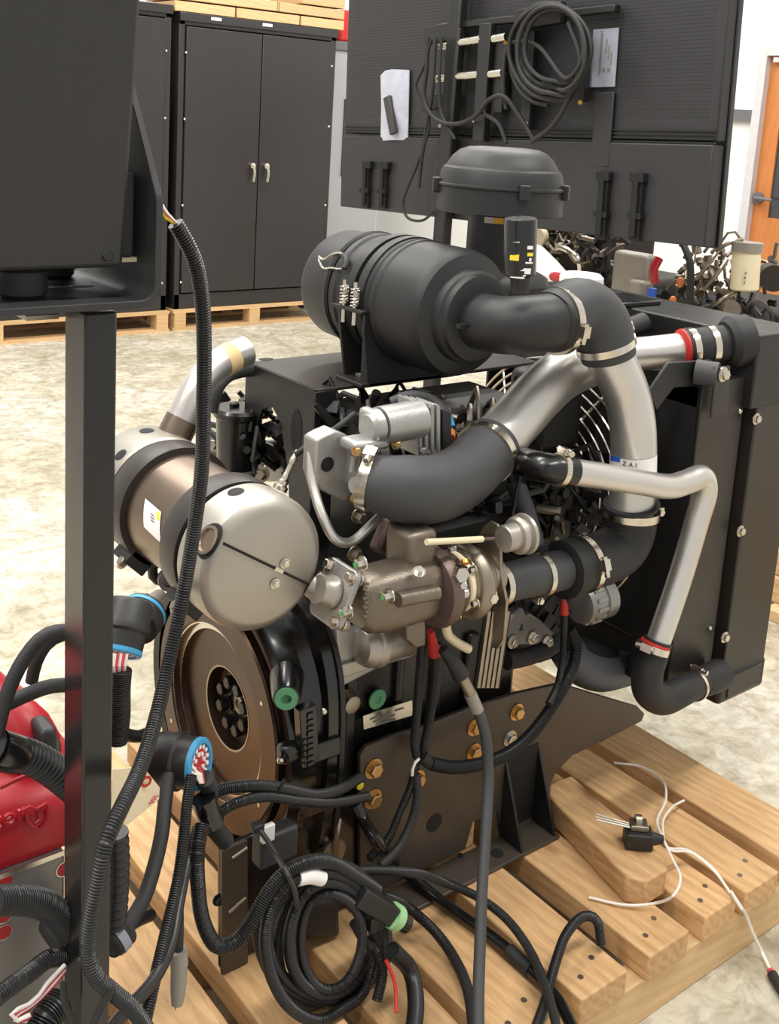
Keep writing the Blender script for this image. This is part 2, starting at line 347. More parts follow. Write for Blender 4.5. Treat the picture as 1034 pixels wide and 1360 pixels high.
# ------------------------------------------------------------------ black cabinets
def cabinet(x0, x1, zt, label):
    y0, y1, zb = 6.95, 7.5, .15
    c = empty('storage_cabinet', ((x0+x1)/2, (y0+y1)/2, zb), label, 'cabinet', 'black cabinets at the back')
    b = MB(); b.b2((x0, y0+.02, zb), (x0+.045, y1, zt)); b.b2((x1-.045, y0+.02, zb), (x1, y1, zt)); b.b2((x0, y0+.02, zt-.08), (x1, y1, zt)); b.b2((x0, y0+.02, zb), (x1, y1, zb+.11)); b.b2((x0, y1-.02, zb), (x1, y1, zt))
    b.b2((x0-.004, y0, zt-.055), (x1+.004, y1, zt+.004))
    b.build('carcass', 'cabinet', c, bev=.004)
    xm = (x0+x1)/2
    for (a, d, hs) in ((x0+.05, xm-.004, 1), (xm+.004, x1-.05, -1)):
        dd = MB().b2((a, y0+.005, zb+.12), (d, y0+.03, zt-.088)).build('door', 'cabinet', c, bev=.003)
        hx = (d-.055) if hs > 0 else (a+.055)
        h = MB(); h.lathe((hx, y0+.005, 1.19), (0, -1, 0), [(0, .022), (.012, .025), (.028, .021), (.032, .010)], 20)
        h.tube([(hx, y0-.028, 1.19), (hx+.006, y0-.034, 1.14), (hx, y0-.03, 1.075)], .010, 10)
        h.build('handle', 'clamp', dd, 'bright lever handle')
        for zz in (.35, .9, 1.5, 1.95):
            hx2 = (a-.006) if hs > 0 else (d+.006)
            MB().ball((hx2, y0+.004, zz), .01, 8).build('hinge_pin', 'steel', dd)
    for (xx) in (x0+.27, xm+.03): MB().b2((xx-.04, y0-.004, zt-.03), (xx+.04, y0, zt-.01)).build('label_plate', 'white', c, 'small white plate on the top rail')
    return c
cabinet(2.20, 3.49, 2.25, 'black steel cabinet at the left, mostly hidden behind the control panel')
cabinet(3.55, 4.86, 2.215, 'black two-door steel cabinet with two bright handles, left of the screen')

lk = empty('locker', (5.45, 7.6, 0), 'light grey steel locker right of the black cabinet, behind the screen', 'locker')
lkx0, lkx1 = 4.93, 5.62
MB().b2((lkx0, 7.35, .05), (lkx1, 7.9, 2.1)).build('carcass', 'grey_locker', lk, bev=.006)
MB().b2((lkx0-.01, 7.33, 2.1), (lkx1+.01, 7.92, 2.17)).build('top_cap', 'trim', lk, bev=.004)
MB().b2((at(455, 200, Y=7.335).x, 7.335, 1.1), (lkx0+.46, 7.352, 1.72)).build('window', 'glass_dark', lk, 'dark window pane')
MB().b2((lkx0+.05, 7.36, 0), (lkx1-.05, 7.88, .05)).build('plinth', 'trim', lk)
MB().ball((lkx0+.1, 7.345, 1.98), .016, 10).build('knob', 'steel', lk)

# ------------------------------------------------------------------ planks on the cabinets
k = 0
where = ['lowest layer', 'second layer', 'third layer', 'top layer']
for lay in range(3):
    z0 = 2.222+lay*.078
    cuts = [3.50, 3.98+.35*(lay % 2), 4.52-.2*(lay % 2), 4.92]
    for a, b in zip(cuts[:-1], cuts[1:]):
        side = 'left' if a == cuts[0] else ('right' if b == cuts[-1] else 'middle')
        if lay == 2 and side != 'right': continue
        o = MB().b2((a+.004, 6.95, z0), (b-.012, 7.40, z0+.066)).build('plank', 'wood_bg', bev=.003)
        tag(o, '%s light pine plank in the %s of the stack on the black cabinet' % (side, where[lay]), 'plank', 'planks stacked on the black cabinet')
MB().b2((4.95, 7.4, 2.17), (5.15, 7.6, 2.30)).build('carton', 'label_grey', None, 'small grey carton on top of the light grey locker', 'box', bev=.004)
rb = MB().b2((5.17, 7.37, 2.17), (5.3, 7.5, 2.42)); rb.build('canister', 'red_rubber', None, 'small red canister beside the grey carton on the locker', 'canister', bev=.02)

# timber at the right edge
for lay in range(4):
    z0 = .0405+.09*lay
    MB().b2((3.26+.02*lay, .6, z0), (3.48+.02*lay, 1.96-.03*lay, z0+.088)).build('timber', 'wood', None, '%s short timber in the stack at the right edge behind the radiator' % ('bottom', 'second', 'third', 'top')[lay], 'timber', 'timber stack at the right edge', bev=.004)
MB().b2((3.2, 1.78, 0), (3.85, 1.88, .04)).build('batten', 'wood_x', None, 'flat batten on the floor under the timber stack at the right edge', 'batten', bev=.003)
MB().b2((3.2, .7, 0), (3.85, .8, .04)).build('batten', 'wood_x', None, 'flat batten under the far end of the timber stack, past the right edge', 'batten', bev=.003)

# ------------------------------------------------------------------ big screen on its stand, seen from behind
TX = 3.0
A = at(453, 274, X=TX); B = at(938, 328.5, X=TX)
U = (B-A).normalized(); V = Vector((0, 0, 1)); V = (V-U*V.dot(U)).normalized(); N = Vector((-1, 0, 0))   # N points to the camera
W_ = (B-A).length; H_ = 1.2
def tv(u, v, n=0): return A+U*u+V*v+N*n
def tp(px, py, n=0): return at(px, py, X=TX-n)
scr = empty('display_screen', tuple(A+U*W_/2+Vector((.05, 0, 0))), 'large flat screen seen from behind, black ribbed back, above the engines', 'screen')
pan = MB().box(tv(W_/2, H_/2+.17, -.03), (W_, H_-.34, .05), (U, V, N)).build('back_panel', 'tv', scr, bev=.006)
MB().box(tv(W_/2, H_/2, -.065), (W_+.012, H_+.012, .025), (U, V, N)).build('screen_frame', 'gloss_black', scr, bev=.004)
low = MB().box(tv(W_/2, .165, -.022), (W_-.005, .33, .062), (U, V, N)).build('lower_cover', 'tv', scr, bev=.005)
gr = MB()
for k in range(4): gr.box(tv(W_/2, .335+k*.013, -.003), (W_-.01, .005, .012), (U, V, N))
gr.build('cooling_rib', 'powder', pan)
rr = MB()
for k in range(58): rr.box(tv(W_/2, .42+k*.013, -.006), (W_-.08, .0035, .0035), (U, V, N))
rr.build('fine_ribs', 'tv', pan, kind='stuff')
for (px, y0, y1) in ((491, 219, 275), (514, 220, 276), (805, 234, 318), (850, 236, 320)):
    a, b = tp(px+3, y0), tp(px-3, y1); 
    st = MB(); st.box((a+b)/2+N*.012, (.045, (b-a).length, .03), (U, V, N)); st.box((a+b)/2+N*.03, (.022, (b-a).length-.03, .014), (U, V, N))
    st.box(a+N*.02, (.06, .03, .03), (U, V, N)); st.box((a*.4+b*.6)+N*.02, (.06, .02, .03), (U, V, N))
    st.build('stand_slot', 'void', low)
st = MB(); a = tp(786, 146, .0); st.box(tp(800, 172, .006), (.085, .26, .01), (U, V, N)); st.build('cable_channel_cover', 'tv', scr, bev=.003)
lb = MB().box(tp(802, 77, .003), (.115, .20, .004), (U, V, N)).build('rating_label', 'label_grey', scr, 'grey rating label')
pr = MB()
for k in range(5): pr.box(tp(797+k*1.0, 70+k, .0057), (.006, .15-.02*(k % 2), .001), (U, V, N)) if k < 2 else pr.box(tp(805+3*(k-2), 62+8*(k-2), .0057), (.006, .05, .001), (U, V, N))
for q in (801, 808): pr.box(tp(q, 93, .0057), (.012, .014, .001), (U, V, N))
pr.build('printed_text', 'print_grey', lb)
# the stand
sd = empty('screen_stand', (2.88, 3.4, 0), 'black stand with pole and wall-mount rails carrying the large screen', 'stand')
pbm = at(586, 300, X=2.945)
pm = MB(); pm.b2((2.93, pbm.y-.036, .06), (2.975, pbm.y+.036, 2.5)); pm.build('pole', 'powder', sd, bev=.008)
bs = MB(); bs.b2((2.55, pbm.y-.06, 0), (3.4, pbm.y+.06, .06)); bs.b2((2.8, pbm.y-.5, 0), (2.95, pbm.y+.5, .05)); bs.build('base', 'powder', sd, bev=.01)
def rail(px0, y0, px1, y1, w, n=.05, name='mount_rail', m='powder'):
    a, b = tp(px0, y0, n), tp(px1, y1, n); ax = (b-a).normalized(); s = ax.cross(N).normalized()
    r = MB(); r.box((a+b)/2, (w, (b-a).length, .035), (s, ax, N)); return r.build(name, m, sd, bev=.004)
rail(607, 38, 595, 200, .068); rail(648, 31, 638, 188, .066); rail(707, 40, 700, 172, .05, .03); rail(670, 45, 664, 150, .05, .03)
rail(588, 36, 820, 11, .026, .03, 'cross_bar'); rail(567, 47, 600, 42, .07, .05, 'cable_clip_bar'); rail(686, 28, 748, 16, .075, .05, 'cable_clip_bar'); rail(562, 138, 598, 132, .06, .04, 'cable_clip_bar'); rail(700, 122, 735, 116, .05, .04, 'cable_clip_bar')
rail(776, 55, 772, 135, .04, .03); rail(776, 40, 776, 65, .02, .045)
for (x0, y0, x1, y1) in ((586, 62, 598, 60), (612, 57, 641, 52), (656, 52, 673, 49), (582, 105, 594, 104), (607, 102, 637, 99), (651, 99, 668, 97)):
    MB().cyl(tp(x0, y0, .05), tp(x1, y1, .05), .018, n=14).build('cross_tube', 'steel', sd, 'bright steel cross tube')
for (x, y) in ((584, 167), (628, 160), (770, 136), (698, 164), (671, 57)):
    MB().cyl(tp(x, y, .04), tp(x, y, .07), .008, n=10).build('thumb_screw', 'brass' if x in (671, 770) else 'steel', sd)
# bag with dark tool
bgp = [tp(505, 100, .006), tp(511, 94, .012), tp(520, 92, .02), tp(543, 93, .006), tp(542, 140, .01), tp(541, 186, .006), tp(520, 186, .02), tp(505, 187, .006), tp(506, 140, .012)]
bgm = MB(); cen = tp(524, 138, .035)
bgm.add(bgp+[cen]+[p-N*.004 for p in bgp], [(i, (i+1) % 9, 9) for i in range(9)]+[tuple(10+i for i in range(9))]+[(i, (i+1) % 9, 10+(i+1) % 9, 10+i) for i in range(9)])
bag = bgm.build('plastic_bag', 'bag', None, 'clear plastic bag stuck on the back of the large screen', 'bag')
a, b = tp(514, 128, .04), tp(523, 178, .035); ax = (a-b).normalized()
MB().box((a+b)/2, (.045, (a-b).length, .02), (ax.cross(N), ax, N)).build('remote_control', 'print_dark', None, 'dark slim remote control inside the clear plastic bag', 'remote', bev=.006)
# cables on the screen
def cable(name, pts, r, m, label, cat='cable', group=None, ribs=None, n=10, smooth=True):
    return MB().tube(pts, r, n, ribs=ribs, smooth=smooth).build(name, m, None, label, cat, group)
co = []
for lp in range(5):
    rx, ry, ox, oy = (52-3*lp+4*(lp % 2)), (68-5*lp), (2*lp), (-3*lp)
    for k in range(16):
        t = 2*math.pi*k/16+math.pi/2; co.append(tp(728+ox+rx*math.cos(t)*(1+.04*math.sin(lp*3+k)), 72+oy+ry*math.sin(t), .085+.012*((lp*7) % 5)))
co += [tp(712, 60, .1), tp(676, 60, .1), tp(668, 115, .1), tp(672, 145, .1)]
cable('cable_coil', co, .0085, 'rubber', 'thick coil of black power cable hung on the back of the screen')
cable('signal_cable', [tp(568, 50, .1), tp(566, 95, .1), tp(563, 130, .1), tp(575, 155, .1), tp(600, 165, .1), tp(630, 155, .11), tp(650, 132, .12), tp(668, 128, .12), tp(690, 155, .1), tp(708, 185, .09)], .009, 'rubber', 'black cable looping below the steel cross tubes on the screen')
cable('signal_cable', [tp(755, 30, .11), tp(770, 80, .12), tp(755, 130, .1), tp(735, 165, .1), tp(706, 188, .09)], .009, 'rubber', 'black cable hanging from the coil towards the dome cap')
cable('signal_cable', [tp(573, 52, .1), tp(562, 90, .1), tp(552, 115, .1), tp(570, 160, .08), tp(555, 215, .08), tp(535, 270, .08), tp(540, 288, .08), tp(560, 293, .08), tp(575, 282, .08)], .006, 'rubber', 'thin black cable dangling below the left of the screen')
cable('signal_cable', [tp(578, 50, .1), tp(573, 130, .1), tp(566, 170, .08), tp(558, 225, .08), tp(556, 250, .08)], .008, 'rubber', 'black cable with a plug hanging beside the bagged remote')
cable('signal_cable', [tp(586, 50, .1), tp(583, 110, .1), tp(586, 150, .09), tp(604, 185, .09)], .007, 'rubber', 'short black cable running down along the stand pole')
cable('signal_cable', [tp(640, 150, .1), tp(662, 165, .1), tp(672, 190, .1)], .008, 'rubber', 'short black cable drooping between the mount rails')
# ================================================================== ENGINES BEHIND
def clutter(mb_seed, cx, cy, cz, sx, sy, sz, n, sc=1):
    rnd = random.Random(mb_seed); m = MB()
    for i in range(n):
        p = Vector((cx+rnd.uniform(-sx, sx), cy+rnd.uniform(-sy, sy), cz+rnd.uniform(-sz, sz)))
        t = rnd.random()
        if t < .4:
            q = p+Vector((rnd.uniform(-.12, .12), rnd.uniform(-.15, .15), rnd.uniform(-.1, .1)))*sc; m.tube([p, (p+q)/2+Vector((0, 0, rnd.uniform(-.05, .08))), q], rnd.uniform(.004, .010)*(.5+.5*sc), 7, .03)
        elif t < .7: m.box(p, [rnd.uniform(.02, .06)*sc for _ in range(3)], frame_from(Vector((rnd.uniform(-1, 1), rnd.uniform(-1, 1), rnd.uniform(.2, 1)))))
        else: m.cyl(p, p+Vector((rnd.uniform(-.08, .08), rnd.uniform(-.08, .08), rnd.uniform(-.05, .08)))*sc, rnd.uniform(.008, .022)*sc, n=10)
    return m
def bge(name, x, y, z, label):
    return empty(name, (x, y, z), label, 'engine', 'used engines behind the radiator')
GA = at(835, 360, X=3.7)
e1 = bge('used_engine', 3.75, GA.y, 0, 'dark used engine with a grey cast housing and red handle, behind the radiator')
bl = MB(); bl.b2((3.62, GA.y-.10, .45), (4.1, GA.y+.65, .98)); bl.b2((3.6, GA.y+.1, .9), (4.0, GA.y+.7, 1.18)); bl.build('engine_block', 'rust', e1, bev=.03)
hb = MB(); a = at(800, 345, X=3.55); b = at(860, 425, X=3.55); hb.b2((3.36, at(858, 350, X=3.36).y, .80), (3.43, at(812, 350, X=3.36).y, at(830, 334, X=3.36).z)); hb.b2((3.33, at(856, 350, X=3.33).y, .80), (3.40, at(834, 350, X=3.33).y, at(845, 372, X=3.33).z)); hb.build('cast_housing', 'block_grey', e1, 'grey cast housing', bev=.018)
p = at(875, 343, X=3.32); q = at(869, 374, X=3.32); rd = MB(); rd.tube([p, (p+q)/2+Vector((-.02, 0, 0)), q], .017, 10); rd.build('handle', 'red', e1, 'red handle')
p = at(866, 383, X=3.32); MB().cyl(p, at(864, 398, X=3.32), .018, n=12).build('blue_plug', 'blue_dark', e1, 'blue plug')
p = at(716, 314, X=3.5); MB().cyl(p, p+Vector((-.05, -.02, 0)), .045, n=18).build('plug_cap', 'cream', e1, 'cream round cap')
clutter(3, 3.6, GA.y+.3, 1.12, .14, .32, .08, 150, .6).build('fuel_pipes', 'iron', e1, kind='stuff')
clutter(5, 3.55, GA.y+.28, .98, .1, .3, .16, 120, .7).build('wiring_bundle', 'block', e1, kind='stuff')
for k in range(3):
    p = at(775+k*30, 318+3*k, X=3.6); MB().tube([p, p+Vector((-.03, .08, .05)), p+Vector((0, .16, -.02))], .011, 10).build('fuel_hose', 'rubber', e1)
p = at(748, 345, X=3.55); MB().tube([at(732, 335, X=3.5), at(748, 330, X=3.45), at(768, 345, X=3.45), at(770, 372, X=3.5)], .014, 10).build('injection_pipe', 'steel', e1)
GB = at(985, 365, X=3.7)
e2 = bge('used_engine', 3.8, GB.y, 0, 'dark used engine with a cream filter canister, below the door at the right')
for i, (x, y) in enumerate(((903, 375), (893, 400), (890, 412))): MB().ball(at(x, y, X=3.4), .015, 10, (1, 1, 1.4)).build('orange_connector', 'orange', e2, 'orange connector')
p = at(916, 350, X=3.4); MB().tube([at(906, 322, X=3.4), at(916, 350, X=3.38), at(914, 425, X=3.4)], .013, 10).build('black_hose', 'rubber', e2)
bl = MB(); bl.b2((3.7, GB.y-.22, .4), (4.2, GB.y+.30, .95)); bl.cyl((3.62, GB.y-.05, .85), (3.75, GB.y-.05, .85), .14, n=24); bl.build('engine_block', 'rust', e2, bev=.03)
p = at(991, 334, X=3.5); q = at(988, 386, X=3.5)
fo = MB().lathe(q, p-q, [(0, .042), (.006, .052), ((p-q).length-.02, .052), ((p-q).length, .048)], 26).build('fuel_filter', 'cream', e2, 'cream filter canister')
pr = MB(); rp = (p+q)/2
for k in range(3): pr.box(rp+Vector((-.042, -.029, .0-.018*k)), (.004, .035-.008*k, .007), (Vector((.62, -.78, 0)), Vector((.78, .62, 0)), ZP))
pr.build('printed_text', 'print_grey', fo)
MB().cyl(p, p+Vector((0, 0, .035)), .056, n=26).build('filter_head', 'block_grey', e2)
clutter(8, 3.65, GB.y+.06, 1.05, .12, .16, .11, 110, .6).build('fuel_pipes', 'iron', e2, kind='stuff')
clutter(9, 3.6, GB.y, .85, .1, .22, .16, 110, .7).build('wiring_bundle', 'block', e2, kind='stuff')
MB().cyl(at(965, 408, X=3.5), at(972, 411, X=3.42), .032, n=20).build('pump_cap', 'iron', e2)
for (x0, y0, x1, y1) in ((935, 385, 965, 345), (925, 370, 955, 330), (945, 335, 985, 318), (940, 410, 975, 390)):
    MB().tube([at(x0, y0, X=3.5), at((x0+x1)/2+4, (y0+y1)/2-4, X=3.45), at(x1, y1, X=3.5)], .008, 8).build('fuel_hose', 'steel_dull', e2)
MB().cyl(at(1021, 366, X=3.7), at(1027, 370, X=3.6), .05, n=22).build('pulley', 'rust', e2)
fx = empty('funnel', at(730, 372, X=2.9), 'white and red funnel lying behind the dome-capped air intake', 'funnel')
MB().lathe(at(706, 350, X=2.9), at(752, 374, X=2.9)-at(706, 350, X=2.9), [(0, .075), (.1, .05), (.2, .02)], 20).build('cone', 'white', fx)
MB().tube([at(733, 366, X=2.88), at(765, 378, X=2.86)], .02, 10, smooth=False).build('spout', 'red', fx, 'red spout')
for (e, gx, gy, z1, hw) in ((e1, 3.86, GA.y+.28, .45, .37), (e2, 3.95, GB.y+.04, .40, .24)):
    c = MB().b2((gx-.25, gy-hw, z1-.05), (gx+.25, gy+hw, z1)).build('engine_stand', 'powder', e, bev=.006)
    for sx in (-.22, .22):
        for sy in (-1, 1): MB().b2((gx+sx-.02, gy+sy*(hw-.03)-.02, 0), (gx+sx+.02, gy+sy*(hw-.03)+.02, z1-.05)).build('leg', 'powder', c)
# ================================================================== SHIPPING SKID (PALLET)
skid = empty('shipping_skid', (1.3, 1.55, 0), 'heavy pine shipping skid carrying the black diesel engine', 'pallet')
xs = [(.585, .625), (.655, .785), (.825, .945), (.985, 1.095), (1.120, 1.255), (1.300, 1.420), (1.477, 1.593), (1.646, 1.747), (1.772, 1.885), (1.927, 2.070)]
for i, (a, b) in enumerate(xs):
    db = MB().b2((a, 1.0+random.uniform(-.004, .004), .095), (b, 2.12, .15)).build('deck_board', 'wood', skid, bev=.004)
    nn = MB()
    for q in (.3, .72):
        for dy in (.035,): nn.cyl((a+(b-a)*q, 1.0+dy+.02*(q > .5), .1495), (a+(b-a)*q, 1.0+dy+.02*(q > .5), .1512), .0055, n=10)
    nn.build('nail_head', 'steel_dull', db)
for (y0, y1) in ((1.006, 1.05), (1.52, 1.60), (2.06, 2.11)):
    MB().b2((.585, y0, .0), (2.068, y1, .0945)).build('stringer', 'wood_x', skid, bev=.003)
# loose block
a, b, c_ = at(728, 1078, Z=.205), at(740, 1062, Z=.205), at(870, 1190, Z=.205)
lb = MB(); P4 = [at(729, 1083, Z=.205), at(735, 1058, Z=.205), at(760, 1060, Z=.205), at(893, 1165, Z=.205), at(868, 1190, Z=.205), at(836, 1190, Z=.205)]
P4 = [Vector((1.545, 1.115, 0)), Vector((1.568, 1.085, 0)), Vector((1.630, 1.085, 0)), Vector((1.652, 1.105, 0)), Vector((1.700, 1.40, 0)), Vector((1.640, 1.41, 0)), Vector((1.604, 1.375, 0))]
P4 = [Vector((p.x, p.y, .1515)) for p in P4]
lb.prism(P4, (0, 0, .055)); lb.build('wood_block', 'wood', None, 'loose chamfered wood block lying on the skid under the small black sensor', 'block', bev=.004)
# ================================================================== DIESEL POWER UNIT
eng = empty('diesel_engine', (1.35, 1.63, .151), 'black and silver diesel power unit with air cleaner, muffler and radiator on the wooden skid', 'engine')
FY, FZ = 1.63, .485          # crankshaft axis
YS = 1.385                   # plane of the near side rail
def yp(l, Y):
    o = [at(x, y, Y=Y) for x, y in l]
    for v in o: v.z = max(v.z, .1525)
    return o
def bolt(name, px, py, Y, r, m='zinc', par=None, ax=(0, -1, 0)):
    return MB().bolt(at(px, py, Y=Y), ax, r).build(name, m, par or eng)
# ---- side rail, base flange, gussets
poly = [(478, 1004), (486, 992), (520, 978), (560, 966), (625, 940), (686, 921), (745, 908), (800, 925), (846, 938), (856, 948), (852, 958), (800, 985), (760, 1004), (738, 1026), (724, 1060), (718, 1082), (664, 1106), (662, 1078), (628, 1092), (618, 1128), (560, 1156), (500, 1186), (478, 1196)]
rail_o = MB().prism(yp(poly, YS), (0, .01, 0)).build('side_rail', 'rail_paint', eng, 'warm black side rail with a round hole', bev=.002)
for (x, y, r) in ((495, 1020, .0135), (494, 1060, .0135), (553, 1034, .0125), (685, 945, .0125), (629, 965, .0125), (628, 998, .0125), (676, 980, .012)):
    bolt('rail_bolt', x, y, YS, r, 'steel' if x == 676 else 'zinc', rail_o)
c = at(577, 1093, Y=YS-.0015); MB().cyl(c, c+Vector((0, .004, 0)), .019, n=28).build('rail_hole', 'void', rail_o)
poly = [(292, 1128), (440, 1066), (484, 1050), (488, 1200), (470, 1212), (400, 1240), (352, 1268), (330, 1285), (292, 1312)]
leg_o = MB().prism(yp(poly, YS+.012), (0, .01, 0)).build('mount_leg', 'gloss_black', eng, 'black front mount leg', bev=.002)
b = MB().prism(yp([(292, 1128), (326, 1114), (326, 1290), (292, 1312)], YS+.004), (0, -.006, 0)).build('leg_plate', 'rail_paint', leg_o)
for (x0, y0, x1, y1) in ((308, 1140, 328, 1126), (304, 1212, 326, 1192)):
    MB().cyl(at(x0, y0, Y=YS-.004), at(x1, y1, Y=YS-.004), .003, n=8).build('leg_slot', 'steel_dull', leg_o)
bolt('leg_bolt', 393, 1088, YS+.012, .008, 'steel_dull', leg_o); bolt('leg_bolt', 290, 1194, YS+.012, .008, 'block', leg_o)
d0 = at(440, 1130, Y=YS-.005); MB().lathe(d0, (0, -1, 0), [(0, .026), (.008, .026), (.01, .01)], 24).build('cable_lug', 'steel_dull', leg_o); MB().tube([d0+Vector((0, -.01, 0)), at(448, 1105, Y=YS-.02), at(450, 1088, Y=YS-.01)], .006, 8).build('lug_strap', 'steel_dull', leg_o)
# base flange on the deck
z = .1515
fl = [at(505, 1192, Z=z), at(740, 1109, Z=z), at(722, 1082, Z=z), at(612, 1130, Z=z), at(497, 1188, Z=z)]
fl = [Vector((1.11, 1.315, z)), Vector((1.58, 1.315, z)), Vector((1.58, YS, z)), Vector((1.11, YS, z))]
flo = MB().prism(fl, (0, 0, .008)).build('base_flange', 'rail_paint', eng, bev=.002)
hh = at(660, 1133, Z=z+.0085); MB().lathe(hh, (0, 0, 1), [(0, .013), (.001, .013)], 24).build('flange_hole', 'void', flo)
hh = at(611, 1136, Z=z+.0085); MB().lathe(hh, (0, 0, 1), [(0, .006), (.001, .006)], 16).build('flange_hole', 'void', flo)
for gx in (1.47, 1.565):
    MB().prism([(gx, YS, .16), (gx, 1.318, .16), (gx, YS, .33)], (.007, 0, 0)).build('gusset', 'powder', eng, bev=.001)
MB().prism([(1.477, YS+.001, .17), (1.563, YS+.001, .17), (1.563, YS+.001, .34), (1.477, YS+.001, .34)], (0, -.003, 0)).build('gusset_back', 'void', eng)
nt = at(645, 1110, Y=1.41); MB().b2((1.338, 1.398, .152), (1.412, 1.44, .215)).build('packing_block', 'wood', eng, 'pine packing block behind the rail notch', bev=.003)
# far rail
MB().b2((1.1, 1.87, .152), (1.7, 1.88, .36)).build('side_rail', 'powder_brown', eng)
# ---- radiator and shroud
RX0, RX1, RY0, RY1, RZ0, RZ1 = 2.035, 2.20, 1.275, 1.99, .335, 1.195
rad = MB().b2((RX0, RY0, RZ0+.04), (RX1, RY1, RZ1-.06)).build('radiator', 'powder_brown', eng, 'black radiator core housing', bev=.004)
MB().b2((RX0-.03, RY0-.003, RZ1-.16), (RX1+.005, RY1, RZ1)).build('top_tank', 'powder', rad, bev=.004)
MB().b2((RX0-.01, RY0-.004, RZ0), (RX1+.004, RY1, RZ0+.075)).build('bottom_tank', 'powder', rad, bev=.01)
MB().b2((RX0+.02, RY0-.007, RZ0+.012), (RX1-.02, RY0-.003, RZ0+.065)).build('tank_end_plate', 'powder_brown', rad, bev=.002)
tt = at(905, 408, Z=RZ1+.001); 
MB().b2((1.98, 1.62, RZ1), (2.12, 1.74, RZ1+.012)).build('top_hatch', 'gloss_black', rad, bev=.003)
MB().b2((1.965, 1.60, RZ1-.15), (1.972, 1.612, RZ1+.003)).build('tank_seam', 'powder', rad)
cp = at(862, 402, Z=RZ1); MB().lathe(cp, ZP, [(0, .018), (.008, .02), (.012, .012)], 18).build('tank_bolt', 'gloss_black', rad)
cp = at(772, 369, Z=1.24); cc = MB().lathe(Vector((cp.x, cp.y, RZ1-.0)), ZP, [(0, .04), (.03, .04)], 24).build('filler_neck', 'powder', rad)
MB().lathe(Vector((cp.x, cp.y, RZ1+.03)), ZP, [(0, .05), (.004, .054), (.018, .054), (.026, .045)], 26).build('filler_cap', 'white', cc, 'white filler cap')
SX0 = 1.862
shr = MB()
shr.b2((SX0, 1.295, .395), (RX0-.02, 1.303, 1.10)); shr.b2((SX0, 1.93, .395), (RX0-.02, 1.938, 1.10)); shr.b2((SX0, 1.295, 1.092), (RX0-.02, 1.938, 1.10)); shr.b2((SX0, 1.295, .395), (RX0-.02, 1.938, .403))
shr_o = shr.build('fan_shroud', 'powder_brown', eng, 'warm black sheet fan shroud', bev=.002)
bk = MB().b2((RX0-.028, 1.31, .41), (RX0-.02, 1.925, 1.085)).build('shroud_back', 'void', shr_o)  # this sheet and the next colour in the darkness inside the shroud
MB().b2((SX0-.004, 1.303, .403), (SX0+.004, 1.40, 1.092)).build('shroud_front', 'void', shr_o)
MB().b2((SX0-.004, 1.30, 1.05), (SX0+.004, 1.93, 1.10)).build('shroud_lip', 'powder', shr_o)
for (x, y) in ((1003, 556), (982, 705), (961, 846)): MB().bolt(at(x, y, Y=RY0-.002), (0, -1, 0), .009).build('side_bolt', 'steel', rad)
for (x, y) in ((982, 546), (942, 834)): MB().ball(at(x, y, Y=1.294), .006, 10).build('rivet', 'steel', shr_o)
# mount lug with rubber bush
lug = MB(); lug.prism([at(x, y, Y=1.31) for x, y in ((862, 520), (888, 482), (945, 478), (950, 512), (895, 515), (872, 545))], (0, .008, 0)); lug_o = lug.build('mount_arm', 'powder', eng, bev=.002)
a = at(938, 494, Y=1.30); bb = a+Vector((-.0, -.04, -.0)); MB().cyl(a+Vector((-.02, .012, 0)), a+Vector((.0, -.028, 0)), .026, n=26).build('rubber_bush', 'rubber_grey', lug_o)
up = MB().prism([at(x, y, Y=1.268) for x, y in ((948, 488), (970, 486), (968, 530), (966, 552), (944, 556), (948, 520))], (0, .006, 0)).build('upright_tab', 'powder_brown', lug_o, bev=.002)
MB().bolt(at(959, 497, Y=1.266), (0, -1, 0), .011).build('bush_bolt', 'steel', up)
# fan guard
fg = empty('fan_guard', (1.80, FY, .80), parent=eng)
for k in range(11):
    r = .075+.021*k; m = MB(); m.tube([Vector((1.80-.05*(1-(k/11)**2), FY+r*math.cos(t), .80+r*math.sin(t))) for t in [2*math.pi*q/40 for q in range(41)]], .0034, 6, .02); m.build('guard_ring', 'steel', fg)
for k in range(10):
    t = 2*math.pi*k/10+.2; MB().tube([(1.75, FY+.07*math.cos(t), .80+.07*math.sin(t)), (1.77, FY+.2*math.cos(t), .80+.2*math.sin(t)), (1.81, FY+.29*math.cos(t), .80+.29*math.sin(t))], .0034, 6).build('guard_spoke', 'steel', fg)
fb = MB()
for k in range(7):
    t = 2*math.pi*k/7; c = Vector((1.84, FY+.16*math.cos(t), .80+.16*math.sin(t))); rad_ = Vector((0, math.cos(t), math.sin(t))); tang = Vector((.5, -math.sin(t), math.cos(t))).normalized(); fb.box(c, (.2, .08, .004), (rad_, tang, rad_.cross(tang)))
fb.cyl((1.80, FY, .80), (1.86, FY, .80), .07); fb.build('fan_blades', 'void', eng)
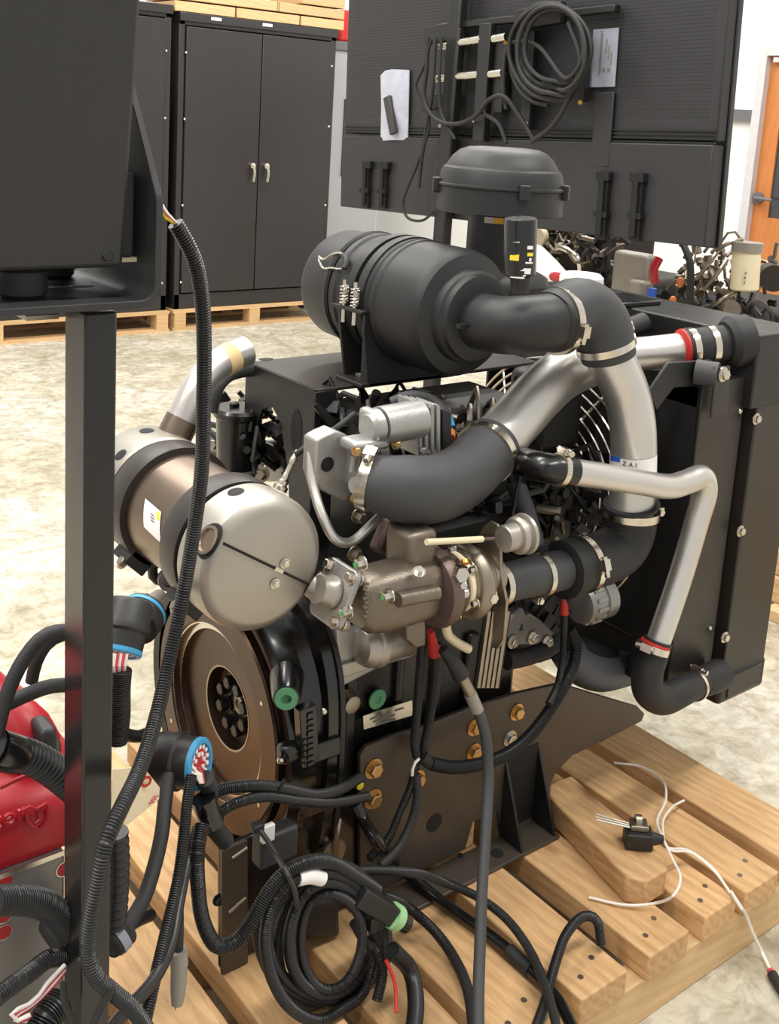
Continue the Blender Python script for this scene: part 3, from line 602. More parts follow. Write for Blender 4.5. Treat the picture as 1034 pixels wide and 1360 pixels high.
# ---- block, head
blk = MB(); blk.b2((1.03, 1.425, .33), (1.52, 1.85, .74)); blk.b2((1.51, 1.43, .52), (1.66, 1.84, .735)); blk_o = blk.build('engine_block', 'block', eng, 'black painted cast block', bev=.012)
bb = MB()
for (x0, x1) in ((455, 470), (520, 530), (568, 580), (610, 625)):
    a = at(x0, 960, Y=1.42); b = at(x1, 960, Y=1.42); bb.b2((a.x, 1.412, .36), (b.x, 1.43, .62))
bb.build('block_rib', 'block', blk_o, bev=.006)
MB().b2((1.10, 1.47, .2), (1.55, 1.80, .34)).build('oil_pan', 'block', eng, 'black oil pan', bev=.03)
MB().b2((1.24, 1.50, .73), (1.62, 1.80, .95)).build('cylinder_head', 'block', eng, bev=.012)
MB().b2((1.22, 1.56, .94), (1.64, 1.76, 1.03)).build('rocker_cover', 'black_plastic', eng, bev=.02)
MB().b2((1.62, 1.46, .46), (1.70, 1.80, .90)).build('timing_cover', 'block', eng, bev=.015)
MB().cyl((1.70, FY, FZ), (1.76, FY, FZ), .1, n=36).build('crank_pulley', 'block', eng)
# id plate and core plugs
idp = [(482, 947), (543, 928), (547, 949), (482, 969)]
idp = [(482, 951), (547, 930), (548, 950), (483, 969)]
ip = MB().prism(yp(idp, 1.405), (0, .003, 0)).build('data_plate', 'steel', eng, 'silver data plate')
tx = MB(); xd = (at(547, 930, Y=1.4)-at(482, 951, Y=1.4)).normalized(); zd = Vector((0, -1, 0)).cross(xd)*-1
for (x, y, l) in ((498, 953, .022), (513, 948, .018), (530, 942, .02), (510, 954, .05), (512, 959, .045)):
    tx.box(at(x, y, Y=1.4045), (l, .001, .0035), (xd, YP, xd.cross(YP)))
tx.build('printed_text', 'print_grey', ip)
MB().lathe(at(500, 928, Y=1.415), (0, -1, 0), [(0, .019), (.004, .019), (.004, .0075), (.0015, .0075)], 26).build('core_plug', 'green', eng, 'green ringed core plug')
hbs = MB().lathe(at(380, 928, Y=1.36), (-.55, -.83, 0), [(-.07, .03), (-.012, .025), (-.002, .022)], 26).build('housing_boss', 'gloss_black', eng); MB().lathe(at(380, 928, Y=1.36), (-.55, -.83, 0), [(-.003, .0195), (.003, .019), (.003, .009), (-.002, .009)], 26).build('boss_plug', 'green', hbs, 'green ring plug')
# ---- flywheel housing and flywheel
def sq(x, hy, hz, n=48, e=3.2, cy=FY, cz=FZ): 
    out = []
    for k in range(n):
        t = 2*math.pi*k/n; c, s_ = math.cos(t), math.sin(t)
        out.append(Vector((x, cy+hy*math.copysign(abs(c)**(2/e), c), cz+hz*math.copysign(abs(s_)**(2/e), s_))))
    return out
def loft(rings, capi=True, capo=True):
    m = MB(); n = len(rings[0]); vs = [v for r in rings for v in r]; fs = [(i*n+k, i*n+(k+1) % n, (i+1)*n+(k+1) % n, (i+1)*n+k) for i in range(len(rings)-1) for k in range(n)]
    if capi: fs.append(tuple(range(n-1, -1, -1)))
    if capo: fs.append(tuple((len(rings)-1)*n+k for k in range(n)))
    return m.add(vs, fs)
hous = loft([sq(.94, .248, .248, e=2), sq(.935, .262, .262, e=2), sq(.95, .268, .268, e=2), sq(.985, .256, .258, e=2.3), sq(1.005, .252, .258, e=2.8), sq(1.008, .264, .278, e=3.2), sq(1.03, .264, .278, e=3.2)], False, True)
ho = hous.build('flywheel_housing', 'gloss_black', eng, 'black cast flywheel housing', ang=30)
MB().prism(sq(1.031, .268, .282, e=3.2), (.010, 0, 0)).build('rear_plate', 'powder', ho)
MB().lathe((.97, FY, FZ), (-1, 0, 0), [(-.03, .245), (.0, .245), (.004, .24), (.018, .240), (.024, .228), (.034, .226)], 64, cap=False).build('ring_gear', 'fly', eng, ang=25)
fw = MB().lathe((.97, FY, FZ), (-1, 0, 0), [(0, .224), (.036, .224), (.040, .220), (.040, .172), (.036, .168), (.026, .166), (.026, .155), (.014, .152), (.010, .078), (-.014, .072), (-.018, .001)], 72, cap=False)
fwo = fw.build('flywheel', 'fly', eng, 'brown oiled steel flywheel', ang=25)
MB().lathe((.9434, FY, FZ), (-1, 0, 0), [(0, .1655), (0, .1545), (-.0006, .1545)], 72, cap=False).build('machined_ring', 'steel', fwo, 'bare machined ring')
MB().lathe((.9338, FY, FZ), (-1, 0, 0), [(0, .1665), (.0005, .1715), (.0005, .1665)], 72, cap=False).build('machined_ring', 'steel', fwo)
MB().lathe((.9598, FY, FZ), (-1, 0, 0), [(0, .0775), (.0006, .0815), (-.02, .0735)], 72, cap=False).build('machined_ring', 'steel_dull', fwo)
for k in range(8):
    t = 2*math.pi*(k+.5)/8; p = Vector((.986, FY+.045*math.cos(t), FZ+.045*math.sin(t))); MB().bolt(p, (-1, 0, 0), .0125, .016).build('flywheel_bolt', 'block', fwo)
for k in range(6):
    t = 2*math.pi*k/6+.5; p = Vector((.9305, FY+.195*math.cos(t), FZ+.195*math.sin(t))); MB().lathe(p, (-1, 0, 0), [(0, .004), (.001, .004)], 12).build('tapped_hole', 'steel', fwo)
MB().lathe((.988, FY, FZ), (-1, 0, 0), [(0, .018), (.004, .018), (.004, .010), (.001, .010)], 24).build('pilot_bearing', 'steel_dull', fwo)
# lugs and raised letters on the housing side
for k, t in enumerate((-2.5, -2.9, -3.3, -2.1, .3, .8)):
    p = Vector((.99, FY+.262*math.cos(t), FZ+.262*math.sin(t))); n_ = Vector((0, math.cos(t), math.sin(t)))
    MB().box(p+n_*.004, (.08, .035, .02), (XP, n_.cross(XP), n_)).build('housing_rib', 'gloss_black', ho, bev=.005)
pd = MB().prism(yp([(398, 945), (420, 936), (424, 1010), (402, 1020)], 1.352), (0, .02, 0)).build('letter_pad', 'gloss_black', ho, bev=.002)
cst = MB()
for k in range(9):
    a = at(412, 950+8*k, Y=1.351); cst.box(a, (.012, .004, .006+.003*(k % 3 == 0)))
    if k > 3: cst.box(at(404, 952+8*k, Y=1.351), (.006, .004, .006))
cst.build('cast_lettering', 'gloss_black', pd)
for (x, y) in ((430, 945), (372, 1010)): MB().ball(at(x, y, Y=1.345), .006, 10).build('housing_stud', 'steel', ho)
a = at(386, 1000, Y=1.37); MB().b2(a-Vector((.02, .01, .018)), a+Vector((.02, .02, .018))).build('housing_lug', 'gloss_black', ho, bev=.01)
# ---- muffler
MX, MZ = .858, .897
mf = MB().lathe((MX, 1.36, MZ), YP, [(0, .095), (.02, .1), (.44, .1), (.45, .09)], 56).build('muffler', 'muffler', eng, 'heat tinted steel muffler body')
sh = MB().lathe((MX, 1.352, MZ), YP, [(0, .09), (.004, .1), (.014, .109), (.03, .112), (.082, .112), (.086, .108)], 64).build('front_heat_shield', 'shield', mf, 'satin end heat shield', ang=30)
sr = MB().lathe((MX, 1.712, MZ), YP, [(0, .108), (.004, .112), (.085, .112), (.105, .104), (.112, .09)], 64).build('rear_heat_shield', 'shield', mf, 'satin rear heat shield', ang=30)
for (y0, y1) in ((1.447, 1.498), (1.648, 1.702)):
    st = MB().lathe((MX, y0, MZ), YP, [(0, .104), (0, .1115), (.004, .1125), (y1-y0-.004, .1125), (y1-y0, .1115), (y1-y0, .104)], 64).build('muffler_band', 'powder_brown', mf, 'black clamp band', ang=30)
    e = Vector((MX-.074, (y0+y1)/2, MZ-.088)); MB().box(e, (.05, y1-y0, .03), (Vector((.7, 0, -.7)), YP, Vector((.7, 0, .7)))).build('band_foot', 'powder', st, bev=.003)
    MB().bolt(e+Vector((-.022, -.012, .0)), (-.7, 0, .7), .009).build('band_bolt', 'steel_dull', st)
def msurf(px, py, rr):      # point of the muffler cylinder seen at a photo position
    r = (at(px, py, d=1)-EYE); o = EYE-Vector((MX, 0, MZ)); a = r.x**2+r.z**2; b = 2*(o.x*r.x+o.z*r.z); c = o.x**2+o.z**2-rr**2
    t = (-b-math.sqrt(max(0, b*b-4*a*c)))/(2*a); p = EYE+r*t; n = Vector((p.x-MX, 0, p.z-MZ)).normalized(); return p, n
for (x, y, r, par) in ((313, 653, .0135, sh), (195, 572, .0135, sr), (277, 718, .029, sh), (160, 604, .012, sr)):
    p, n = msurf(x, y, .112); vs = []
    for q in range(28):
        t = 2*math.pi*q/28; yy = p.y+r*math.cos(t); aa = math.atan2(n.z, n.x)+r*math.sin(t)/.112; vs += [Vector((MX+.1127*math.cos(aa), yy, MZ+.1127*math.sin(aa)))]
    cc = Vector((MX+.1128*n.x, p.y, MZ+.1128*n.z)); MB().add(vs+[cc], [(q, (q+1) % 28, 28) for q in range(28)]).build('shield_hole', 'void', par)
    if r > .02: MB().lathe(p+n*.0012, n, [(0, .023), (.003, .023), (.004, .019), (.0005, .016), (.0005, .001)], 28).build('inner_pipe', 'muffler', par)
c0 = at(297, 722, Y=1.351); c1 = at(424, 783, Y=1.351); ax = (c1-c0).normalized(); zz = ax.cross(YP)
MB().box((c0+c1)/2, ((c1-c0).length, .003, .004), (ax, YP, zz)).build('shield_slot', 'void', sh)
c2 = at(370, 757, Y=1.3495); MB().box(c2, (.018, .004, .006), (ax, YP, zz)).build('slot_bridge', 'steel', sh)
for (x, y) in ((378, 748), (365, 775)): MB().bolt(at(x, y, Y=1.351), (0, -1, 0), .006).build('shield_screw', 'steel', sh)
# label on the muffler
L4 = []
for (x, y) in ((193, 662), (214, 680), (214, 722), (191, 700)): L4.append(msurf(x, y, .1012)[0])
def patch(corners, nu, nv, rr):
    vs = []; fs = []
    for i in range(nu+1):
        for j in range(nv+1):
            p = (corners[0]*(1-i/nu)+corners[1]*(i/nu))*(1-j/nv)+(corners[3]*(1-i/nu)+corners[2]*(i/nu))*(j/nv)
            n = Vector((p.x-MX, 0, p.z-MZ)).normalized(); vs.append(Vector((MX+n.x*rr, p.y, MZ+n.z*rr)))
    for i in range(nu):
        for j in range(nv): fs.append((i*(nv+1)+j, (i+1)*(nv+1)+j, (i+1)*(nv+1)+j+1, i*(nv+1)+j+1))
    return MB().add(vs, fs)
ml = patch(L4, 4, 8, .1012).build('paper_label', 'white', mf, 'white paper label')
patch([msurf(x, y, .1012)[0] for x, y in ((208, 678), (212, 681), (212, 692), (208, 690))], 1, 3, .1016).build('yellow_mark', 'yellow', ml)
for k in range(3): patch([msurf(x, y, .1012)[0] for x, y in ((200, 681+4*k), (205, 685+4*k), (205, 687+4*k), (200, 683+4*k))], 1, 1, .1016).build('printed_text', 'print_grey', ml)
# tail pipe
tpz = [at(228, 585, Y=1.77), at(240, 560, Y=1.77), at(255, 528, Y=1.77), at(268, 505, Y=1.775), at(285, 487, Y=1.785), at(305, 475, Y=1.795), at(327, 466, Y=1.80)]
tpo = MB().tube(tpz, .030, 28, .01).build('tail_pipe', 'alu', eng, 'bright bent tail pipe')
MB().tube([at(226, 592, Y=1.77), at(232, 578, Y=1.77), at(243, 556, Y=1.77)], .033, 28, .01).build('tail_pipe_stub', 'muffler', tpo, 'heat tinted stub')
MB().tube([at(294, 481.5, Y=1.79), at(301, 477.5, Y=1.793), at(309, 473, Y=1.796)], .0308, 28, .01).build('masking_tape', 'tape', tpo, 'masking tape with faint writing')
e = MB().lathe(tpz[-1]-(tpz[-1]-tpz[-2]).normalized()*.001, tpz[-1]-tpz[-2], [(0, .026), (.0015, .026)], 26); e.build('pipe_mouth', 'void', tpo)
# ---- muffler inlet flange and turbocharger
FLX = .962
fc = at(452, 790, X=FLX)
MB().tube([at(415, 775, Y=1.36), at(428, 784, Y=1.345), at(440, 790, Y=1.33)], .0235, 26, .01).build('exhaust_inlet', 'shield', eng)
def roundrect(c, X, Yv, hx, hy, r, n=6):
    out = []
    for (sx, sy, a0) in ((1, 1, 0), (-1, 1, 90), (-1, -1, 180), (1, -1, 270)):
        for k in range(n+1):
            a = R(a0+90*k/n); out.append(c+X*(sx*(hx-r)+r*math.cos(a))+Yv*(sy*(hy-r)+r*math.sin(a)))
    return out
fn = Vector((.92, -.04, -.38)).normalized()
fcorn = [at(x, y, Y=1.335) for x, y in ((437, 742), (465, 757), (468, 770), (445, 828), (437, 832), (420, 826), (432, 790), (430, 760))]
flg = MB(); q0 = at(441, 787, Y=1.33); Xv = Vector((.0, -1, .0)); Xv = (Xv-fn*Xv.dot(fn)).normalized(); Yv = fn.cross(Xv).normalized(); flg.prism(roundrect(q0, Xv, Yv, .045, .050, .016), fn*.012)
flo_ = flg.build('exhaust_flange', 'alu_cast', eng, 'rounded square exhaust flange', bev=.003)
MB().lathe(q0-fn*.002, -fn, [(0, .028), (.006, .028), (.012, .024), (.03, .023)], 30).build('flange_collar', 'shield', flo_)
for sx, sy in ((1, 1), (1, -1), (-1, -1)):
    if 1:
        p = q0+Xv*.032*sx+Yv*.037*sy; MB().bolt(p-fn*.001, -fn, .008, .006).build('flange_nut', 'steel', flo_); nb = MB().bolt(p+fn*.012, fn, .0095, .012).build('flange_bolt', 'steel', flo_)
TY = 1.30
tb = MB()
t0, t1 = at(478, 790, Y=TY), at(570, 772, Y=TY); tax = XP
tc = at(525, 790, Y=TY)
rings = []
for (x, hy, hz, dz) in ((1.0, .030, .038, .004), (1.012, .042, .049, .004), (1.04, .047, .054, .004), (1.10, .048, .055, .004), (1.135, .046, .053, .004), (1.15, .040, .050, .002)):
    rings.append(sq(x, hy, hz, 36, 3.0, TY, tc.z+dz))
tur = loft(rings).build('turbine_housing', 'iron', eng, 'brown cast turbine housing', ang=40)
MB().cyl(at(528, 797, Y=TY-.055), at(580, 787, Y=TY-.055), .012, n=18).build('housing_boss', 'iron', tur)
for (x, y, Y_) in ((512, 792, 1.245), (476, 749, 1.275), (457, 813, 1.285)):
    b_ = MB().bolt(at(x+6, y-1, Y=Y_), (-1, 0, 0), .0085, .012).build('turbine_bolt', 'steel', tur); MB().lathe(at(x+6, y-1, Y=Y_)+Vector((-.0155, 0, 0)), (-1, 0, 0), [(0, .0048), (.0008, .0048)], 14).build('paint_mark', 'green_mark', b_, 'green paint mark')
MB().bolt(at(556, 760, Y=1.25), (-.2, -.4, .9), .0075).build('turbine_bolt', 'steel', tur)
MB().b2((1.09, TY-.02, tc.z+.04), (1.15, TY+.05, tc.z+.11)).build('turbine_neck', 'iron', tur, bev=.01)
cl = MB()
for k in range(8): cl.box(at(487-2*(k % 2), 776+6*k, Y=1.256), (.007, .004, .004))
cl.build('cast_lettering', 'iron', tur)
vb = MB().lathe((1.150, TY, tc.z-.006), XP, [(0, .05), (.004, .066), (.016, .07), (.026, .068), (.03, .058), (.04, .056), (.044, .06), (.05, .056)], 48).build('bearing_housing', 'iron_red', eng, 'red brown bearing housing', ang=30)
MB().lathe((1.203, TY, tc.z-.006), XP, [(0, .05), (.004, .054), (.012, .054), (.016, .05)], 40).build('backplate_ring', 'cream', vb, 'pale ring')
cz = tc.z-.008
cmp_ = MB().lathe((1.217, TY, cz), XP, [(0, .045), (.006, .054), (.03, .058), (.05, .052), (.06, .042), (.07, .040), (.085, .04)], 48).build('compressor_housing', 'steel_dull', eng, 'silver compressor housing', ang=30)
vol = MB(); vol.tube([(1.24, TY+.052*math.cos(t), cz+.052*math.sin(t)) for t in [.3+5.6*k/30 for k in range(31)]], [.011, .015, .019, .023], 18, .008); vol.build('volute', 'steel_dull', cmp_)
for k in range(6):
    t = 2*math.pi*k/6+.3; MB().bolt((1.216, TY+.058*math.cos(t), cz+.058*math.sin(t)), (-1, 0, 0), .006, .008).build('compressor_bolt', 'steel', cmp_)
# oil feed fittings, oil return
of = MB(); of.cyl(at(612, 752, Y=1.25), at(609, 768, Y=1.25), .012, n=6); of.cyl(at(609, 768, Y=1.25), at(607, 780, Y=1.25), .009); of.cyl(at(607, 762, Y=1.25), at(614, 764, Y=1.235), .013, n=6); of.build('oil_feed_fitting', 'steel', eng)
MB().cyl(at(617, 744, Y=1.245), at(618, 749, Y=1.24), .006, n=10).build('yellow_fitting', 'brass', eng)
for (x, y) in ((612, 776), (615, 787)): MB().bolt(at(x, y, Y=1.245), (-.3, -.9, .2), .007, .01).build('fitting_bolt', 'steel', eng)
MB().tube([at(592, 828, Y=1.30), at(594, 842, Y=1.30), at(604, 852, Y=1.30), at(622, 862, Y=1.30)], .0085, 14).build('oil_return_pipe', 'cream', eng, 'cream plated oil return pipe')
# actuator
apl = [at(x, y, X=1.285) for x, y in ((632, 720), (640, 700), (650, 692), (660, 697), (664, 712), (664, 760), (668, 780), (672, 800), (668, 850), (660, 862), (652, 860), (655, 810), (650, 790), (640, 770))]
ap = MB().prism(apl, (.006, 0, 0)).build('actuator_plate', 'steel_dull', eng, 'curved steel actuator plate', bev=.001)
ac = at(668, 716, Y=1.26); 
act = MB().lathe(ac, XP, [(0, .022), (.002, .024), (.026, .024), (.027, .030), (.034, .034), (.036, .029), (.044, .029), (.046, .036), (.052, .037), (.055, .034), (.058, .02)], 40).build('actuator_can', 'shield', eng, 'pale plated actuator can', ang=25)
MB().bolt(ac+Vector((.058, 0, 0)), XP, .007).build('can_nut', 'steel', act)
MB().cyl(at(566, 720, Y=1.262), at(640, 716, Y=1.262), .0055, n=12).build('actuator_rod', 'cream', eng, 'pale actuator rod')
MB().cyl(at(638, 716, Y=1.262), at(656, 715, Y=1.262), .003, n=10).build('rod_tip', 'iron_red', act)
bolt('plate_bolt', 651, 793, 1.24, .010, 'steel', ap)
# belt
belt = MB()
for k in range(5):
    p = [(648+6.2*k, 812), (652+6.2*k, 812), (637.5+6.0*k, 914), (633.5+6.0*k, 914)]
    belt.prism([at(x, y, Y=1.325) for x, y in p], (0, .008, 0))
bo = belt.build('ribbed_belt', 'steel_dull', eng, 'worn ribbed drive belt', bev=.0)
MB().prism([at(x, y, Y=1.332) for x, y in ((648, 812), (679, 812), (663, 914), (632, 914))], (0, .01, 0)).build('belt_back', 'rubber', bo)
# ---- turbo inlet hoses and clean-air pipe
HY = 1.30
p0 = at(662, 776, Y=HY)
def hose(name, pts, r, m, par=eng, lab=None, n=28, step=.01): return MB().tube(pts, r, n, step).build(name, m, par, lab, ang=50)
h1 = hose('turbo_inlet_hose', [at(660, 777, Y=HY), at(690, 769, Y=HY), at(722, 762, Y=HY), at(745, 757, Y=HY)], [.036, .036, .038, .038], 'rubber_grey')
MB().cyl(at(657, 777.5, Y=HY), at(664, 776, Y=HY), .040, n=36).build('hose_end_ring', 'steel', h1)
ax_h = (at(745, 757, Y=HY)-at(690, 769, Y=HY))
clampring(h1, at(716, 764, Y=HY), ax_h, .039, .012, at(720, 790, Y=HY)-at(716, 764, Y=HY), m='steel')
elb = hose('intake_elbow_hose', [at(752, 756, Y=HY), at(776, 748, Y=HY), at(800, 741, Y=HY), at(822, 728, Y=HY), at(834, 706, Y=HY), at(837, 676, Y=HY)], [.052, .053, .053, .053, .053], 'rubber', lab='big black rubber intake elbow')
MB().cyl(at(746, 757, Y=HY), at(760, 753.5, Y=HY), .056, n=40).build('elbow_lip', 'rubber', elb)
clampring(elb, at(772, 749, Y=HY), at(790, 744, Y=HY)-at(760, 754, Y=HY), .0545, .014, at(785, 755, Y=HY-.05)-at(772, 749, Y=HY))
AL = [at(802, 464, Y=1.345), at(817, 490, Y=1.335), at(831, 522, Y=1.325), at(839, 560, Y=1.315), at(841, 600, Y=1.31), at(840, 640, Y=1.305), at(838, 678, Y=HY)]
alp = hose('clean_air_pipe', AL, .0455, 'alu', lab='bent aluminium clean air pipe', n=36)
MB().cyl(at(838, 672, Y=HY), at(838, 668, Y=HY), .056, n=40).build('elbow_lip', 'rubber', elb)
clampring(elb, at(838, 680, Y=HY), ZP, .0545, .016, at(872, 680, Y=HY-.02)-at(838, 680, Y=HY))
# label on the pipe
def pipe_band(pts, r, a0, a1, name, m, par, lab=None, n=20):
    p = resample(crom(pts, 10), .004); vs = []; fs = []
    vd = (EYE-p[0]).normalized(); mm = len(p)
    for i, q in enumerate(p):
        T = (p[min(i+1, mm-1)]-p[max(i-1, 0)]).normalized(); f = (vd-T*vd.dot(T)).normalized(); s = T.cross(f)
        for k in range(n+1):
            a = a0+(a1-a0)*k/n; vs.append(q+f*(r*math.cos(a))+s*(r*math.sin(a)))
    for i in range(mm-1):
        for k in range(n): fs.append((i*(n+1)+k, i*(n+1)+k+1, (i+1)*(n+1)+k+1, (i+1)*(n+1)+k))
    return MB().add(vs, fs).build(name, m, par, lab)
seg = [at(840.5, 601, Y=1.309), at(840.4, 615, Y=1.308), at(840, 640, Y=1.305)]
pl = pipe_band(seg, .0462, -1.5, 1.5, 'pipe_label', 'white', alp, 'white label with a blue block')
pipe_band([at(840.5, 602.5, Y=1.309), at(840.4, 608, Y=1.308), at(840, 613, Y=1.307)], .0466, .55, 1.2, 'blue_block', 'blue_dark', pl)
vd = (EYE-AL[4]).normalized(); vd.z = 0; vd.normalize(); sd_ = Vector((0, 0, 1)).cross(vd)
for i, ch in enumerate('ZAI'):
    a = -.42+.27*i; n_ = (vd*math.cos(a)+sd_*math.sin(a)); MB().text(ch, at(840.3, 609, Y=1.308)+n_*.0464-Vector((0, 0, .003)), ZP.cross(n_), ZP, .012, .0004).build('label_letter', 'print_dark', pl)
# ---- air cleaner
AX, AZ = 1.39, 1.236
ac_ = MB().lathe((AX, 1.93, AZ), (0, -1, 0), [(.11, .10), (.125, .121), (.13, .124), (.145, .124), (.15, .120), (.17, .120), (.245, .122), (.25, .128), (.262, .128), (.265, .125), (.272, .125), (.275, .129), (.283, .129), (.287, .126), (.385, .126), (.402, .123), (.412, .117), (.418, .098), (.420, .092), (.436, .089), (.440, .084), (.452, .082), (.456, .066)], 72).build('air_cleaner', 'air_plastic', eng, 'big matt black air cleaner', ang=25)
MB().lathe((AX, 1.935, AZ), (0, -1, 0), [(0, .085), (.004, .1), (.016, .113), (.03, .118), (.108, .120), (.112, .126), (.122, .127), (.126, .122)], 72).build('air_cleaner_lid', 'air_plastic', ac_, ang=28)
# lid clip of bent wire
lc = [at(425, 343, d=2.02), at(432, 337, d=2.02), at(446, 334, d=2.02), at(454, 340, d=2.03), at(452, 352, d=2.03), at(430, 357, d=2.02), at(425, 343, d=2.02)]
def acsurf(px, py, rr):
    r = (at(px, py, d=1)-EYE); o = EYE-Vector((AX, 0, AZ)); a = r.x**2+r.z**2; b = 2*(o.x*r.x+o.z*r.z); c = o.x**2+o.z**2-rr**2
    t = (-b-math.sqrt(max(0, b*b-4*a*c)))/(2*a); return EYE+r*t
clipo = MB().tube([acsurf(x, y, .129) for x, y in ((423, 341), (430, 344), (442, 337), (452, 336), (459, 344), (455, 356), (440, 356), (429, 356), (423, 345))], .0022, 8, .006).build('lid_clip', 'steel', ac_, 'bent wire lid clip')
MB().tube([acsurf(x, y, .130) for x, y in ((455, 339), (460, 346), (457, 357))], .006, 8).build('clip_catch', 'air_plastic', clipo)
# mount bands
for (y0, r_) in ((1.735, .131), (1.70, .131)):
    MB().lathe((AX, y0, AZ), (0, -1, 0), [(0, .122), (0, r_), (.022, r_), (.022, .122)], 72).build('mount_band', 'air_plastic', ac_, ang=30)
ft = MB()
for (a0, b0, a1, b1) in ((472, 405, 487, 490), (492, 408, 505, 497)):
    pass
by0, by1 = 1.665, 1.745
zb = 1.072
lft = MB(); lft.prism([(AX-.115, by1, zb), (AX-.055, by1, zb), (AX-.07, by1, AZ-.10), (AX-.118, by1, AZ-.03), (AX-.136, by1, AZ-.01), (AX-.136, by1, AZ-.05)], (0, -.008, 0))
lft.prism([(AX-.115, by0, zb), (AX+.1, by0, zb), (AX+.09, by0, AZ-.09), (AX, by0, AZ-.12), (AX-.08, by0, AZ-.08), (AX-.118, by0, AZ-.02), (AX-.136, by0, AZ-.01), (AX-.136, by0, AZ-.05)], (0, -.008, 0))
lft.b2((AX-.135, by0-.008, zb-.001), (AX+.11, by1, zb+.008)); lft.b2((AX-.118, by0-.005, zb), (AX-.11, by0+.02, AZ-.04)); lft.b2((AX+.03, by1-.03, zb), (AX+.1, by1, AZ-.08))
lfo = lft.build('mount_cradle', 'air_plastic', ac_, bev=.002)
MB().box((AX-.137, (by0+by1)/2, AZ-.012), (.018, by1-by0+.02, .008)).build('cradle_ledge', 'air_plastic', ac_, bev=.002)
for dy in (-.018, .018):
    p = Vector((AX-.139, (by0+by1)/2+dy, AZ-.012)); sp = MB(); sp.cyl(p+Vector((0, 0, -.03)), p+Vector((0, 0, .055)), .0045, n=10)
    so = sp.build('band_bolt', 'steel', ac_)
    MB().tube([p+Vector((.0085*math.cos(t), .0085*math.sin(t), .006+.0065*t/6.28)) for t in [2*math.pi*k/12 for k in range(72)]], .0018, 6, .003).build('spring', 'steel', so)
MB().box((AX-.095, (by0+by1)/2, zb+.012), (.02, .03, .01)).build('cradle_nut', 'steel', lfo, bev=.002)
# cleaner outlet elbow
oc = Vector((AX, 1.478, AZ-.004))
OE = [oc, oc+Vector((.0, -.05, .002)), oc+Vector((.012, -.092, .008)), oc+Vector((.042, -.112, .012)), oc+Vector((.084, -.112, .014))]
oeo = hose('cleaner_outlet', OE, .054, 'air_plastic', ac_, n=40)
oeo2 = WORLD[oeo]
MB().lathe(oc+Vector((.086, -.112, .014)), XP, [(-.012, .055), (-.008, .0585), (.0, .0585), (.003, .05)], 40).build('outlet_lip', 'air_plastic', oeo)
MB().b2(oc+Vector((-.075, -.03, -.005)), oc+Vector((-.045, -.02, .003))).build('outlet_rib', 'air_plastic', oeo)
RE = [oc+Vector((.088, -.112, .014)), at(768, 411, Y=1.366), at(793, 427, Y=1.356), at(802, 448, Y=1.348), at(808, 474, Y=1.343)]
reo = hose('rubber_elbow', RE, [.059, .061, .061, .058, .053], 'rubber_grey', lab='grey black rubber elbow on the air cleaner outlet', n=40)
clampring(reo, RE[0]+Vector((.006, 0, 0)), XP, .0625, .016, Vector((0, -.9, -.1)))
clampring(reo, at(804, 458, Y=1.3465), RE[4]-RE[3], .0568, .014, None)
# restriction indicator
ri0, ri1 = at(690, 366, Y=1.352), at(691, 290, Y=1.352)
rio = MB().lathe(ri0, ri1-ri0, [(0, .024), (.004, .0285), ((ri1-ri0).length-.004, .0295), ((ri1-ri0).length, .028)], 40).build('restriction_indicator', 'gloss_black', oeo, 'glossy black restriction indicator')
MB().lathe(at(690, 388, Y=1.352), ri1-ri0, [(0, .016), (.022, .017), (.03, .02)], 24).build('indicator_neck', 'air_plastic', rio); MB().lathe(at(690, 374, Y=1.352), ri1-ri0, [(0, .012), (.012, .012)], 6).build('brass_nipple', 'brass', rio, 'brass nipple')
vdir = (EYE-ri0); vdir.z = 0; vdir.normalize(); sdir = ZP.cross(vdir)
def onind(a, px, py, w, h, nm, m, rr=.0296):
    base = at(691, py, Y=1.352); vs = []; fs = []
    for k in range(9):
        t = a+(w/rr)*(k/8-.5); d_ = vdir*math.cos(t)+sdir*math.sin(t)
        vs += [base+d_*rr-ZP*h/2, base+d_*rr+ZP*h/2]
    for k in range(8): fs.append((2*k, 2*k+2, 2*k+3, 2*k+1))
    return MB().add(vs, fs).build(nm, m, rio)
onind(-.35, 0, 334, .017, .027, 'yellow_gauge', 'yellow'); onind(.62, 0, 335, .012, .006, 'yellow_mark', 'yellow')
for (a, y, w_, h_) in ((-.25, 318, .012, .006), (.62, 326, .012, .006), (.62, 342, .005, .006), (.55, 346, .015, .003), (-.1, 355, .026, .005), (.45, 357, .012, .010), (-.15, 363, .028, .0025), (-.2, 366, .026, .003)): onind(a, 0, y, w_, h_, 'printed_text', 'white')
# ---- pre-cleaner dome on its stack
PX_ = at(665, 245, Y=1.62); px_, py_ = PX_.x, 1.62
zt, zb_ = at(665, 196, Y=1.62).z, at(665, 282, Y=1.62).z
dome = MB().lathe((px_, py_, zb_), ZP, [(0, .124), (.002, .130), (.050, .129), (.052, .133), (.056, .133), (.058, .128), (.080, .124), (.088, .120), (.092, .114), (.096, .112), (.112, .102), (.124, .088), (.130, .072), (.132, .05)], 72).build('pre_cleaner_dome', 'air_plastic', eng, 'black mushroom dome pre-cleaner', ang=24)
for a in (2.6, -1.0, 4.3): 
    q = Vector((px_+.133*math.cos(a), py_+.133*math.sin(a), zb_+.05)); MB().box(q, (.016, .022, .03), (Vector((math.cos(a), math.sin(a), 0)), Vector((-math.sin(a), math.cos(a), 0)), ZP)).build('dome_clip', 'air_plastic', dome, bev=.002)
MB().lathe((px_, py_, zb_-.20), ZP, [(0, .062), (.2, .062)], 40).build('intake_stack', 'black_plastic', dome)
